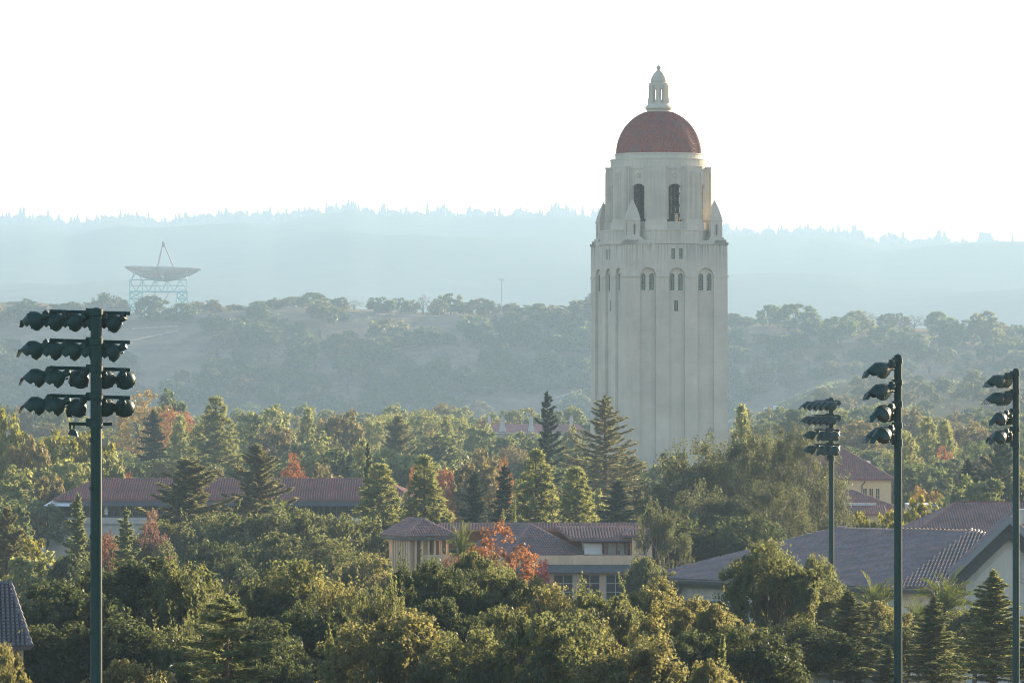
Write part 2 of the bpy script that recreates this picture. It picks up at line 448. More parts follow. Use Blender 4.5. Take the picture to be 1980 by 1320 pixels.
def terrain():
    ys = np.concatenate([np.linspace(-380, 2860, 46), np.linspace(2880, 3560, 105), np.linspace(3590, FAR, 100), np.linspace(FAR + 60, FAR + 700, 10)])
    ss = np.linspace(-1, 1, 321)
    hw = 0.2 * np.maximum(ys, 0) + 350
    X = ss[None, :] * hw[:, None]; Y = np.repeat(ys[:, None], len(ss), 1)
    Z = ground(X, Y)
    v = np.stack([X, Y, Z], -1).reshape(-1, 3)
    n = len(ss)
    i = np.arange(len(ys) - 1)[:, None] * n + np.arange(n - 1)[None, :]
    f = np.stack([i, i + 1, i + n + 1, i + n], -1).reshape(-1, 4)
    me = bpy.data.meshes.new("ground")
    me.from_pydata(v.tolist(), [], f.tolist())
    me.polygons.foreach_set('use_smooth', [True] * len(me.polygons))
    m, nt, out = new_mat("dry_grass_land")
    d = nd(nt, "BsdfDiffuse"); nt.links.new(d.outputs[0], out.inputs[0])
    tc = nd(nt, "TexCoord")
    n1 = nd(nt, "TexNoise"); n1.inputs["Scale"].default_value = 0.035; n1.inputs["Detail"].default_value = 8; n1.inputs["Roughness"].default_value = 0.7
    nt.links.new(tc.outputs["Object"], n1.inputs["Vector"])
    grass = ramp(nt, n1.outputs[0], [(0.3, (.11, .09, .065)), (0.5, (.19, .145, .10)), (0.72, (.29, .22, .145))])
    n2 = nd(nt, "TexNoise"); n2.inputs["Scale"].default_value = 0.012; n2.inputs["Detail"].default_value = 10; n2.inputs["Roughness"].default_value = 0.75
    nt.links.new(tc.outputs["Object"], n2.inputs["Vector"])
    forest = ramp(nt, n2.outputs[0], [(0.35, (.035, .045, .028)), (0.7, (.075, .08, .05))])
    sep = nd(nt, "SeparateXYZ"); nt.links.new(tc.outputs["Object"], sep.inputs[0])
    mr = nd(nt, "MapRange"); mr.inputs[1].default_value = 3650; mr.inputs[2].default_value = 4300
    nt.links.new(sep.outputs[1], mr.inputs[0])
    mx = nd(nt, "MixRGB"); nt.links.new(mr.outputs[0], mx.inputs[0])
    nt.links.new(grass, mx.inputs[1]); nt.links.new(forest, mx.inputs[2])
    lo = nd(nt, "MapRange"); lo.inputs[1].default_value = 2850; lo.inputs[2].default_value = 3120
    nt.links.new(sep.outputs[1], lo.inputs[0])
    m3 = nd(nt, "MixRGB"); nt.links.new(lo.outputs[0], m3.inputs[0])
    m3.inputs[1].default_value = (.085, .08, .05, 1); nt.links.new(mx.outputs[0], m3.inputs[2])
    nt.links.new(m3.outputs[0], d.inputs[0])
    n3 = nd(nt, "TexNoise"); n3.inputs["Scale"].default_value = 0.25; n3.inputs["Detail"].default_value = 6
    nt.links.new(tc.outputs["Object"], n3.inputs["Vector"])
    b = nd(nt, "Bump"); b.inputs["Strength"].default_value = 0.6; b.inputs["Distance"].default_value = 1.0
    nt.links.new(n3.outputs[0], b.inputs["Height"]); nt.links.new(b.outputs[0], d.inputs["Normal"])
    me.materials.append(m)
    o = bpy.data.objects.new("ground", me); C.objects.link(o)
    o['kind'] = 'structure'
    o['label'] = 'campus ground rising to dry grass foothills and a far wooded ridge'

terrain()

def hill_path(name, pix, w, mat):
    """dirt track draped over the hill through photo pixels"""
    pts = []
    for (a, b) in zip(pix[:-1], pix[1:]):
        for k in range(12):
            t = k / 12
            pts.append(hit(a[0] + (b[0] - a[0]) * t, a[1] + (b[1] - a[1]) * t))
    pts.append(hit(*pix[-1]))
    mb = MB()
    rows = []
    for i, p in enumerate(pts):
        q = pts[min(i + 1, len(pts) - 1)]; r = pts[max(i - 1, 0)]
        t = Vector((q[0] - r[0], q[1] - r[1])).normalized() if q != r else Vector((1, 0))
        nrm = Vector((-t.y, t.x))
        row = []
        for s in (-1, -0.33, 0.33, 1):
            ww = w * (.35 + .65 * math.sin(math.pi * (i + .5) / len(pts)) ** .5) * (.85 + .3 * math.sin(i * 1.7))
            x, y = p[0] + nrm.x * s * ww / 2, p[1] + nrm.y * s * ww / 2
            row.append((x, y, gz(x, y) + 0.45))
        rows.append(row)
    for a, b in zip(rows[:-1], rows[1:]):
        for k in range(3):
            mb.quad(a[k], a[k + 1], b[k + 1], b[k])
    o = mb.build(name, mat)
    o['kind'] = 'structure'
    return o

M['track'] = solid("pale_dirt_track", (.36, .285, .20), (.29, .23, .165), .3, .95)
for pix, w in (([(252, 660), (290, 652), (345, 640)], 4.5), ([(300, 752), (330, 747), (358, 742)], 4.0), ([(715, 688), (760, 677), (808, 668)], 3.5),
               ([(940, 647), (975, 646)], 4.0), ([(1075, 770), (1110, 760), (1140, 750)], 3.5), ([(20, 628), (70, 630), (120, 627)], 6.0), ([(255, 637), (300, 634), (345, 632)], 6.0),
               ([(690, 606), (760, 609), (850, 612)], 3.0), ([(1480, 712), (1530, 709)], 4.0), ([(1575, 752), (1605, 745)], 5.0)):
    hill_path("dirt_path", pix, w, M['track'])

# ---------------------------------------------------------------- far wood on the mountain ridge: a mass nobody could count
def ridge_wood():
    rng = np.random.default_rng(11)
    V = []; Fc = []; b = 0
    n = 3600
    pxs = rng.uniform(-500, 2500, n)
    dens = 0.5 + 0.5 * np.sin(pxs / 37.0) * np.sin(pxs / 91.0 + 1.0) + 0.35 * np.sin(pxs / 13.0)
    for px, de in zip(pxs, dens):
        if rng.random() > 0.50 + 0.7 * de: continue
        if px > 1830 and rng.random() < 0.85: continue
        d = FAR + rng.normal(-30, 60)
        x = (px - 990) / F * d
        z = gz(x, d) - 1
        conif = rng.random() < 0.5
        h = (11 + 24 * rng.random() ** 2.2) * (1 + 0.5 * max(0, de - .5)) * (1.15 if conif else 0.75)
        r = h * (rng.uniform(.15, .25) if conif else rng.uniform(.4, .75))
        prof = ([(0.3, 0), (1, .12), (.55, .42), (.75, .44), (.36, .7), (.45, .72), (.05, 1)] if conif else [(.3, 0), (.9, .2), (1, .5), (.8, .75), (.4, .95), (.05, 1)])
        k = 7
        for i, (pr, pz) in enumerate(prof):
            for j in range(k):
                w = 2 * math.pi * j / k
                rr = r * pr * rng.uniform(.65, 1.3)
                V.append((x + rr * math.cos(w), d + rr * math.sin(w), z + h * pz + rng.uniform(-.03, .03) * h))
        for i in range(len(prof) - 1):
            for j in range(k):
                Fc.append((b + i * k + j, b + i * k + (j + 1) % k, b + (i + 1) * k + (j + 1) % k, b + (i + 1) * k + j))
        b += len(prof) * k
    me = bpy.data.meshes.new("ridge_forest")
    me.from_pydata(V, [], Fc)
    me.materials.append(M['mountain_tree'])
    o = bpy.data.objects.new("ridge_forest", me); C.objects.link(o)
    props(o, 'hazy blue forest of conifers along the far mountain ridge', 'forest', None, 'stuff')

def hill_scrub():
    """low brush between the oaks of the hillside, beyond counting"""
    rng = np.random.default_rng(77)
    n = 9000
    D = rng.uniform(1750, LIP + 60, n); px = rng.uniform(-150, 2130, n); x = (px - 990) / F * D
    keep = (D > LIP - 300) | (px > 1420)
    f = np.sin(x / 47.0 + D / 60.0) + np.sin(x / 23.0 - D / 37.0 + 1.0) + .7 * np.sin(x / 90.0 + 2.0)
    keep &= f + rng.normal(size=n) * .5 > .75
    D, x = D[keep], x[keep]
    z = ground(x, D)
    m = 22; n = len(D)
    r = rng.uniform(1.2, 3.6, (n, 1, 1))
    o = rng.normal(size=(n, m, 3)); o /= np.linalg.norm(o, axis=-1, keepdims=True)
    c = np.stack([x, D, z], -1)[:, None, :] + o * r * np.array([1.25, 1.25, .75]) * rng.uniform(.5, 1, (n, m, 1)) + np.array([0, 0, .4])
    c = c.reshape(-1, 3)
    N = o.reshape(-1, 3) + rng.normal(size=c.shape) * .6; N /= np.linalg.norm(N, axis=-1, keepdims=True)
    U = np.cross(N, rng.normal(size=c.shape)); U /= np.linalg.norm(U, axis=-1, keepdims=True); V = np.cross(N, U)
    s = rng.uniform(.4, .9, (len(c), 1))
    v = np.stack([c + U * s, c + V * s * .6, c - U * s, c - V * s * .6], 1).reshape(-1, 3)
    me = bpy.data.meshes.new("hillside_brush")
    me.from_pydata(v.tolist(), [], np.arange(len(v)).reshape(-1, 4).tolist())
    me.materials.append(M['hill'])
    o_ = bpy.data.objects.new("hillside_brush", me); C.objects.link(o_)
    props(o_, 'low grey-green brush covering the hillside between the oaks', 'brush', None, 'stuff')

hill_scrub()
ridge_wood()

# ---------------------------------------------------------------- haze: one even volume round everything but the sky
def haze():
    mb = MB(); mb.box(-3000, 3000, -420, FAR + 900, -12, 475)
    m, nt, out = new_mat("haze_air")
    v = nd(nt, "VolumePrincipled")
    v.inputs["Color"].default_value = (0.465, 0.665, 0.875, 1)
    v.inputs["Density"].default_value = HAZE_D
    v.inputs["Anisotropy"].default_value = HAZE_G
    nt.links.new(v.outputs[0], out.inputs["Volume"])
    o = mb.build("haze", m)
    props(o, 'pale blue haze filling the air in front of the hills', 'haze', None, 'stuff')
HAZE_D, HAZE_G = 1.0e-4, 0.15
haze()
# ---------------------------------------------------------------- bell tower
def arch_panel(mb, T, u0, u1, z0, z1, oc, ow, oz0, osp, dep, n=10):
    """wall panel u0..u1 x z0..z1 with a round headed opening (centre oc, width ow, sill oz0, spring osp) and reveals of depth dep.
    T(u, d, z) turns face coordinates (d = depth into the wall) into a point"""
    a, b = oc - ow / 2, oc + ow / 2
    q = lambda x0, x1, y0, y1: mb.quad(T(x0, 0, y0), T(x1, 0, y0), T(x1, 0, y1), T(x0, 0, y1)) if x1 - x0 > 1e-6 and y1 - y0 > 1e-6 else None
    q(u0, a, z0, z1); q(b, u1, z0, z1); q(a, b, z0, oz0)
    arc = [(oc - ow / 2 * math.cos(math.pi * k / n), osp + ow / 2 * math.sin(math.pi * k / n)) for k in range(n + 1)]
    for (x0, y0), (x1, y1) in zip(arc[:-1], arc[1:]):
        mb.quad(T(x0, 0, y0), T(x1, 0, y1), T(x1, 0, z1), T(x0, 0, z1))
    loop = [(a, oz0)] + arc + [(b, oz0)]
    for (x0, y0), (x1, y1) in zip(loop, loop[1:] + loop[:1]):
        mb.quad(T(x0, 0, y0), T(x0, dep, y0), T(x1, dep, y1), T(x1, 0, y1))

def rect_hole_panel(mb, T, u0, u1, z0, z1, holes, dep):
    """wall panel with rectangular openings (a, b, c, d) in one row"""
    us = sorted({u0, u1, *[h[0] for h in holes], *[h[1] for h in holes]})
    zs = sorted({z0, z1, *[h[2] for h in holes], *[h[3] for h in holes]})
    for i in range(len(us) - 1):
        for j in range(len(zs) - 1):
            cu, cz = (us[i] + us[i + 1]) / 2, (zs[j] + zs[j + 1]) / 2
            if any(h[0] < cu < h[1] and h[2] < cz < h[3] for h in holes): continue
            mb.quad(T(us[i], 0, zs[j]), T(us[i + 1], 0, zs[j]), T(us[i + 1], 0, zs[j + 1]), T(us[i], 0, zs[j + 1]))
    for (a, b, c, d) in holes:
        loop = [(a, c), (a, d), (b, d), (b, c)]
        for (x0, y0), (x1, y1) in zip(loop, loop[1:] + loop[:1]):
            mb.quad(T(x0, 0, y0), T(x0, dep, y0), T(x1, dep, y1), T(x1, 0, y1))

def tower():
    D = 870.0
    c = P(1273.5, 700, D)
    t = thing('bell_tower', 'tall cream concrete bell tower with red tiled dome and lantern', 'tower', (c.x, D, 0), R(18))
    W = 10.55; BELT = 46.8; TOP = 53.1
    bat = lambda z: 1.0 + 0.010 * (1 - min(z, 54) / 54.0)
    shaft = MB()
    def piece(pts, dv, name):
        q = MB(); q.prism(pts, dv); q.build(name, M['conc'], t)
    chans = (-6.0, 0.0, 6.0); CW = 1.68; CD = 0.5
    wins = []
    for f in range(4):
        rot = Matrix.Rotation(f * math.pi / 2, 4, 'Z')
        def T(u, d, z, rot=rot):
            k = bat(z)
            return rot @ Vector((u * k, (-W + d) * k, z))
        edges = [-W] + [v for ch in chans for v in (ch - CW, ch + CW)] + [W]
        for a, b in zip(edges[0::2], edges[1::2]):                      # pilaster strips
            for z0, z1 in ((0, 20), (20, BELT), (BELT, 48.7)):
                shaft.quad(T(a, 0, z0), T(b, 0, z0), T(b, 0, z1), T(a, 0, z1))
            aa, bb = max(a, -W - .12), min(b, W + .12)
            if a == -W: aa = -W - .14
            if b == W: bb = W + .14
            piece([T(aa, 0.02, BELT - .16), T(bb, 0.02, BELT - .16), T(bb, 0.02, BELT + .16), T(aa, 0.02, BELT + .16)], rot @ Vector((0, -.2, 0)), 'belt_course')
        rect_hole_panel(shaft, T, -W, W, 48.7, TOP, [(-1.18, -.42, 50.2, 52.2), (.42, 1.18, 50.2, 52.2)], .45)
        for s in (-.8, .8):
            wins.append((T, s, .36, 50.22, 52.18, .32, False))
        for ch in chans:
            # arch over the channel
            n = 14
            arc = [(ch - CW * math.cos(math.pi * k / n), BELT + CW * math.sin(math.pi * k / n)) for k in range(n + 1)]
            for (x0, y0), (x1, y1) in zip(arc[:-1], arc[1:]):
                shaft.quad(T(x0, 0, y0), T(x1, 0, y1), T(x1, 0, 48.7), T(x0, 0, 48.7))
                shaft.quad(T(x0, 0, y0), T(x0, CD, y0), T(x1, CD, y1), T(x1, 0, y1))
            for s in (-1, 1):
                for z0, z1 in ((0, 20), (20, BELT)):
                    x = ch + s * CW
                    shaft.quad(T(x, 0, z0), T(x, CD, z0), T(x, CD, z1), T(x, 0, z1))
            Tb = lambda u, d, z, T=T: T(u, d + CD, z)
            for s in (-1, 1):
                arch_panel(shaft, Tb, ch + min(0, s * CW), ch + max(0, s * CW), 43.6, 48.69, ch + s * .87, 1.04, 44.1, 46.85, .55, 8)
                wins.append((T, ch + s * .87, .52, 44.1, 46.85, CD + .32, True))
                shaft.prism([Tb(ch + s * .87 - .6, 0.01, 43.86), Tb(ch + s * .87 + .6, 0.01, 43.86), Tb(ch + s * .87 + .6, 0.01, 44.08), Tb(ch + s * .87 - .6, 0.01, 44.08)], rot @ Vector((0, -.16, 0)))
            hole = [(-.45, .45, 40.0, 42.1)] if ch == 0 else []
            rect_hole_panel(shaft, Tb, ch - CW, ch + CW, 0, 43.6, [(ch + a, ch + b, c0, d0) for a, b, c0, d0 in hole], .4)
            if hole:
                wins.append((T, ch, .44, 40.02, 42.08, CD + .28, False))
        # drip ledge round the corners
        for s in (-1, 1):
            a, b = (s * 4.45, s * (W + .16)) if s > 0 else (-(W + .16), -4.45)
            piece([T(a, -.16, TOP - .1), T(b, -.16, TOP - .1), T(b, -.16, TOP + .34), T(a, -.16, TOP + .34)], rot @ Vector((0, 3.0, 0)), 'cornice')
            a2, b2 = (s * 4.45, s * (W - .15)) if s > 0 else (-(W - .15), -4.45)
            piece([T(a2, .15, TOP + .33), T(b2, .15, TOP + .33), T(b2, .15, TOP + .72), T(a2, .15, TOP + .72)], rot @ Vector((0, 2.4, 0)), 'cornice')
    # roof deck of the shaft
    shaft.poly([(-W + .3, -W + .3, TOP + .30), (W - .3, -W + .3, TOP + .30), (W - .3, W - .3, TOP + .30), (-W + .3, W - .3, TOP + .30)])
    shaft.build('shaft', M['conc'], t)
    # octagonal block above the shaft
    o8 = R(22.5)
    k8 = 1 / math.cos(o8)
    up = MB()
    up.lathe([(10.70 * k8, TOP + .05), (10.70 * k8, 55.7), (10.82 * k8, 55.72), (10.82 * k8, 55.98), (9.6 * k8, 56.0)], 8, (0, 0, 0), o8)
    up.build('upper_block', M['conc'], t)
    # windows
    for (T, u, hw, z0, z1, d, arched) in wins:
        fr = MB()
        e = .07
        for uu in (u - hw + e / 2, u, u + hw - e / 2) if hw > .4 else (u - hw + e / 2, u + hw - e / 2):
            fr.bar(T(uu, d - .03, z0), T(uu, d - .03, z1), .07)
        for zz in np.linspace(z0 + .05, z1 - .05, 5):
            fr.bar(T(u - hw, d - .035, zz), T(u + hw, d - .035, zz), .055)
        if arched:
            arc = [T(u + hw * .93 * math.cos(w), d - .03, z1 + hw * .93 * math.sin(w)) for w in np.linspace(0, math.pi, 9)]
            fr.tube(arc, .045, 4)
        fo = fr.build('window', M['bronze'], t)
        pn = MB()
        pts = [T(u - hw, d, z0), T(u + hw, d, z0)]
        if arched:
            pts += [T(u + hw * math.cos(w), d, z1 + hw * math.sin(w)) for w in np.linspace(0, math.pi, 11)]
        else:
            pts += [T(u + hw, d, z1), T(u - hw, d, z1)]
        pn.poly(pts)
        pn.build('pane', M['tglass'], fo)
    # corner pinnacles
    for sx, sy in ((-1, -1), (1, -1), (1, 1), (-1, 1)):
        m = MB(); a = 8.55; h = 1.22
        cx, cy = sx * a, sy * a
        m.box(cx - 1.75, cx + 1.75, cy - 1.75, cy + 1.75, TOP + .3, TOP + 1.0)
        m.box(cx - 1.5, cx + 1.5, cy - 1.5, cy + 1.5, TOP + 1.0, TOP + 1.35)
        z0 = TOP + 1.35; z1 = 57.7
        for ax, ay in ((-1, -1), (1, -1), (1, 1), (-1, 1)):            # corner piers leave a slit in each face
            x0, x1 = sorted((cx + ax * h, cx + ax * .2)); y0, y1 = sorted((cy + ay * h, cy + ay * .2))
            m.box(x0, x1, y0, y1, z0, z1)
        m.box(cx - .55, cx + .55, cy - .55, cy + .55, z0, z1 - .02)
        for ax, ay in ((0, -1), (1, 0), (0, 1), (-1, 0)):
            for za, zb in ((z0, z0 + .5), (z1 - .75, z1 - .01)):
                if ax: m.box(min(cx + ax * .5, cx + ax * 1.16), max(cx + ax * .5, cx + ax * 1.16), cy - .21, cy + .21, za, zb)
                else: m.box(cx - .21, cx + .21, min(cy + ay * .5, cy + ay * 1.16), max(cy + ay * .5, cy + ay * 1.16), za, zb)
        m.box(cx - 1.32, cx + 1.32, cy - 1.32, cy + 1.32, z1, z1 + .18)
        nst = 9
        for k in range(nst):
            f0 = k / nst
            hh = 1.18 * (1 - f0 ** 1.25) * .92 + .13
            za = z1 + .18 + k * .4
            m.lathe([(hh * 1.4142, za), (hh * 1.4142, za + .27), (hh * 1.4142 * .9, za + .4)], 4, (cx, cy, 0), R(45))
        m.lathe([(.2, z1 + .18 + nst * .4 - .02), (.14, z1 + .18 + nst * .4 + .3)], 6, (cx, cy, 0))
        m.build('pinnacle', M['conc'], t)
    # belfry: eight open arched bays between broad piers
    bel = MB(); ap = 9.3; hwid = ap * math.tan(o8)
    zb0, zb1 = 55.98, 68.05
    grilles = []
    for f in range(8):
        rot = Matrix.Rotation(f * math.pi / 4, 4, 'Z')
        T = lambda u, d, z, rot=rot: rot @ Vector((u, -ap + d, z))
        arch_panel(bel, T, -hwid, hwid, zb0, zb1, 0, 3.42, 57.55, 63.2, .35, 14)
        Ti = lambda u, d, z, rot=rot: rot @ Vector((u * .94, -ap + .35 + d, z))
        arch_panel(bel, Ti, -hwid, hwid, zb0, zb1, 0, 3.638, 57.55, 63.2, .02, 14)
        bel.prism([T(-1.85, -.02, 55.95), T(1.85, -.02, 55.95), T(1.85, -.02, 57.5), T(-1.85, -.02, 57.5)], rot @ Vector((0, -.30, 0)))
        arc = [T(1.86 * math.cos(w), -.03, 63.2 + 1.86 * math.sin(w)) for w in np.linspace(0, math.pi, 13)]
        bel.tube(arc, .10, 4)
        # rosette over the arch
        ring = [T(.46 * math.cos(w), -.04, 66.55 + .46 * math.sin(w)) for w in np.linspace(0, 2 * math.pi, 13)]
        ro = MB(); ro.tube(ring, .12, 5)
        ro.prism([T(.3 * math.cos(w), 0.02, 66.55 + .3 * math.sin(w)) for w in np.linspace(0, 2 * math.pi, 9)[:-1]], rot @ Vector((0, -.14, 0)))
        for u in (-.28, 0, .28):
            ro.prism([T(u - .07, .02, 65.3), T(u + .07, .02, 65.3), T(u + .07, .02, 65.85), T(u - .07, .02, 65.85)], rot @ Vector((0, -.07, 0)))
        ro.build('rosette', M['conc'], t)
        grilles.append(T)
    for f in range(8):                                                   # piers at the corners of the octagon
        rot = Matrix.Rotation(f * math.pi / 4 + o8, 4, 'Z')
        T = lambda u, d, z, rot=rot: rot @ Vector((u, -10.42 + d, z))
        def blk(u0, u1, d0, d1, z0, z1):
            bel.prism([T(u0, d0, z0), T(u1, d0, z0), T(u1, d0, z1), T(u0, d0, z1)], (rot @ Vector((0, d1 - d0, 0))))
        blk(-1.95, 1.95, 0, 1.6, 57.95, 68.15)
        blk(-2.25, 2.25, -.30, 1.6, 55.96, 57.3)
        blk(-2.15, 2.15, -.2, 1.5, 57.3, 57.62)
        blk(-2.05, 2.05, -.1, 1.5, 57.62, 57.95)
        blk(-2.02, 2.02, -.07, 1.5, 68.15, 68.42)
        blk(-2.35, 2.35, .45, 1.7, 57.9, 67.9)
        for k in range(11):                                              # fluting
            u = -1.65 + k * .33
            blk(u - .085, u + .085, -.06, .02, 58.1, 67.3)
    bel.build('belfry', M['conc'], t)
    for T in grilles:
        g = MB()
        for u in (-.86, 0, .86):
            g.bar(T(u, .25, 57.56), T(u, .25, 63.2 + math.sqrt(max(0, 1.70 ** 2 - u * u))), .09)
        for z in (58.9, 60.3, 61.7, 63.1):
            g.bar(T(-1.70, .25, z), T(1.70, .25, z), .08)
        g.build('grille', M['bronze'], t)
    # floor, ceiling, bell frame, and a dark core added to block the sky
    inn = MB()
    inn.lathe([(8.9, 56.02), (8.9, 56.3)], 16)
    inn.lathe([(9.0, 67.5), (9.0, 67.98)], 16)
    inn.lathe([(4.6, 56.3), (4.6, 59.3)], 8, (0, 0, 0), R(22.5))
    for k in range(8):
        a = 2 * math.pi * k / 8
        if k % 2 == 0: inn.box(3.2 * math.cos(a) - .9, 3.2 * math.cos(a) + .9, 3.2 * math.sin(a) - .9, 3.2 * math.sin(a) + .9, 59.3, 67.5)
    inn.box(-2.3, .6, -.4, .4, 59.3, 66)
    inn.build('belfry_floor_core', M['dark'], t)
    fr = MB()
    for x in (-3.6, -1.2, 1.2, 3.6):
        for y in (-3.6, 3.6):
            fr.bar((x, y, 56.3), (x, y, 67.5), .28)
        for z in (60.9, 63.2, 65.4, 67.0):
            fr.bar((x, -3.6, z), (x, 3.6, z), .24)
    for y in (-3.6, 0, 3.6):
        for z in (60.9, 63.2, 65.4, 67.0):
            fr.bar((-3.6, y, z), (3.6, y, z), .24)
    for a in range(6):
        fr.bar((-3.6 + a * 1.2, -3.6, 56.3), (-2.4 + a * 1.2, -3.6, 60.9), .14)
    fr.build('bell_frame', M['bronze'], t)
    for z, r, pts in ((65.2, .95, [(-2.4, -1.8), (0, -1.8), (2.4, -1.8), (-2.4, 1.8), (0, 1.8), (2.4, 1.8)]), (63.0, .55, [(-2.4, -1.9), (-.9, -1.9), (.9, -1.9), (2.4, -1.9), (-2.4, 1.9), (0, 1.9), (2.4, 1.9)])):
        for x, y in pts:
            b = MB()
            b.lathe([(r, -1.5 * r), (.8 * r, -1.2 * r), (.62 * r, -.7 * r), (.55 * r, -.25 * r), (.3 * r, 0), (.08, .15)], 14, (x, y, z))
            b.build('bell', M['bell'], t, True)
    # attic rings
    dr = MB()
    dr.lathe([(9.2, 67.95), (9.55, 67.97), (9.55, 69.75), (9.62, 69.78), (9.62, 69.95), (8.6, 69.97), (8.6, 70.85), (8.7, 70.88), (8.7, 71.12), (8.2, 71.14)], 48)
    dr.build('attic', M['conc'], t)
    # tiled dome: rows of clay tiles laid in half bond
    d = MB(); Rm, b = 8.33, 8.68; z0 = 71.1
    prof = [(Rm * math.cos(w), z0 + b * math.sin(w)) for w in np.linspace(0, math.acos(2.4 / Rm), 22)]
    d.lathe(prof, 64)
    rows = 34; wmax = math.acos(2.5 / Rm)
    for j in range(rows):
        w0, w1 = wmax * j / rows, wmax * (j + 1.15) / rows
        r0, r1 = Rm * math.cos(w0), Rm * math.cos(w1)
        za, zb = z0 + b * math.sin(w0), z0 + b * math.sin(w1)
        nx = Vector((math.cos(w0) / Rm, math.sin(w0) / b)).normalized()
        n = max(30, int(round(2 * math.pi * r0 / .42 / 6)) * 6)
        for k in range(n):
            a0 = 2 * math.pi * (k + (j % 2) * .5) / n; a1 = 2 * math.pi * (k + .94 + (j % 2) * .5) / n; am = (a0 + a1) / 2
            def pt(a, r, z, off): return ((r + off * nx.x) * math.cos(a), (r + off * nx.x) * math.sin(a), z + off * nx.y)
            d.add([pt(a0, r0, za, .05), pt(am, r0, za, .15), pt(a1, r0, za, .05), pt(a1, r1, zb, .02), pt(am, r1, zb, .09), pt(a0, r1, zb, .02)],
                  [(0, 1, 4, 5), (1, 2, 3, 4), (0, 2, 1)])
    d.build('dome', M['dome'], t)
    # lantern
    la = MB()
    la.lathe([(2.75, 79.05), (2.75, 79.35), (2.3, 79.5), (2.3, 79.75), (2.62, 80.05), (2.66, 80.35), (2.45, 80.62), (2.16, 80.95), (2.1, 81.2)], 32)
    for k in range(8):
        a = 2 * math.pi * k / 8 + o8
        rot = Matrix.Rotation(a, 4, 'Z')
        for (u, r0, r1, za, zb) in ((.42, 1.42, 1.86, 81.1, 85.0), (.5, 1.5, 2.08, 81.1, 82.2), (.26, 1.7, 1.98, 82.1, 84.6)):
            la.prism([rot @ Vector((r0, -u, za)), rot @ Vector((r1, -u, za)), rot @ Vector((r1, u, za)), rot @ Vector((r0, u, za))], (0, 0, zb - za))
    la.lathe([(1.72, 81.1), (1.72, 81.75)], 16)
    la.lathe([(1.75, 83.95), (1.78, 84.6), (1.88, 84.65), (1.88, 85.15), (1.62, 85.2)], 24)
    la.build('lantern', M['conc'], t)
    ca = MB(); prof = []
    for k in range(11):
        f0 = k / 10
        r = 1.6 * (1 - f0 ** 1.9) + .34 * f0
        prof += [(r, 85.15 + f0 * 2.45), (r * .94, 85.15 + f0 * 2.45 + .20)]
    ca.lathe(prof, 20)
    ca.build('lantern_cap', M['conc'], t)
    fi = MB()
    fi.lathe([(.30, 87.7), (.22, 87.9)] + [(.46 * math.cos(w), 88.25 + .46 * math.sin(w)) for w in np.linspace(-1.0, 1.5, 9)], 16)
    fi.build('finial', M['conc'], t, True)

tower()
# ---------------------------------------------------------------- floodlight poles
def lamp_meshes():
    body = MB()
    def ring(prof, n=20):
        vs = []; fs = []
        for x, r in prof:
            for k in range(n):
                w = 2 * math.pi * k / n
                vs.append((x, r * math.sin(w), -.12 + r * math.cos(w)))
        for i in range(len(prof) - 1):
            for k in range(n):
                fs.append((i * n + k, i * n + (k + 1) % n, (i + 1) * n + (k + 1) % n, (i + 1) * n + k))
        fs.append(tuple(range(n)))
        return vs, fs
    vs, fs = ring([(.16, .10), (.20, .15), (.27, .22), (.36, .29), (.47, .345), (.58, .375), (.64, .385), (.655, .40), (.69, .40), (.69, .365), (.5, .30), (.33, .16)])
    body.add(vs, fs)
    vs, fs = ring([(-.16, .10), (-.14, .13), (.10, .14), (.17, .12)], 12)
    body.add(vs, fs)
    body.tube([(-.10, 0, .10), (-.06, 0, -.10)], [.05, .06], 6)
    body.box(-.16, .03, -.09, .09, -.12, .06)
    body.tube([(-.04, -.13, 0), (-.04, .13, 0)], .045, 8)
    body.tube([(.02, .10, -.33), (.16, .12, -.33)], .035, 6)
    # clamping band and clips round the rim
    for k in range(4):
        w = math.pi / 4 + k * math.pi / 2
        body.box(.64, .72, .39 * math.sin(w) - .03, .39 * math.sin(w) + .03, -.12 + .39 * math.cos(w) - .03, -.12 + .39 * math.cos(w) + .03)
    visor = MB()
    n = 18; rows = []
    for j, x in enumerate((.66, .8, .95, 1.1, 1.25)):
        row = []
        for k in range(n + 1):
            a = -math.pi * .62 + 2 * math.pi * .62 * k / n
            xx = .66 + (x - .66) * (1.0 - .62 * (abs(a) / (math.pi * .62)) ** 1.3)
            r = .405 - .12 * (xx - .66)
            row.append((xx, r * math.sin(a), -.12 + r * math.cos(a) - .16 * (xx - .66)))
        rows.append(row)
    vs = [p for r_ in rows for p in r_]
    fs = [(j * (n + 1) + k, j * (n + 1) + k + 1, (j + 1) * (n + 1) + k + 1, (j + 1) * (n + 1) + k) for j in range(4) for k in range(n)]
    visor.add(vs, fs)
    visor.add([(p[0], p[1] * .97, -.12 + (p[2] + .12) * .97) for p in vs], [f[::-1] for f in fs])
    # the beak: a flat lip folded down from the front of the hood
    visor.add([(1.23, -.22, .10), (1.23, .22, .10), (1.52, .10, -.10), (1.52, -.10, -.10), (1.22, -.22, .08), (1.22, .22, .08), (1.51, .10, -.12), (1.51, -.10, -.12)],
              [(0, 1, 2, 3), (7, 6, 5, 4), (0, 3, 7, 4), (1, 5, 6, 2), (2, 6, 7, 3)])
    lens = MB()
    vs, fs = ring([(.60, .36), (.625, .30), (.645, .2), (.655, .05)], 20)
    lens.add(vs, fs[:-1] + [tuple(range(60, 80))])
    return body.mesh("floodlight", M['lamp']), visor.mesh("visor", M['lamp']), lens.mesh("lens", M['lens'], True)

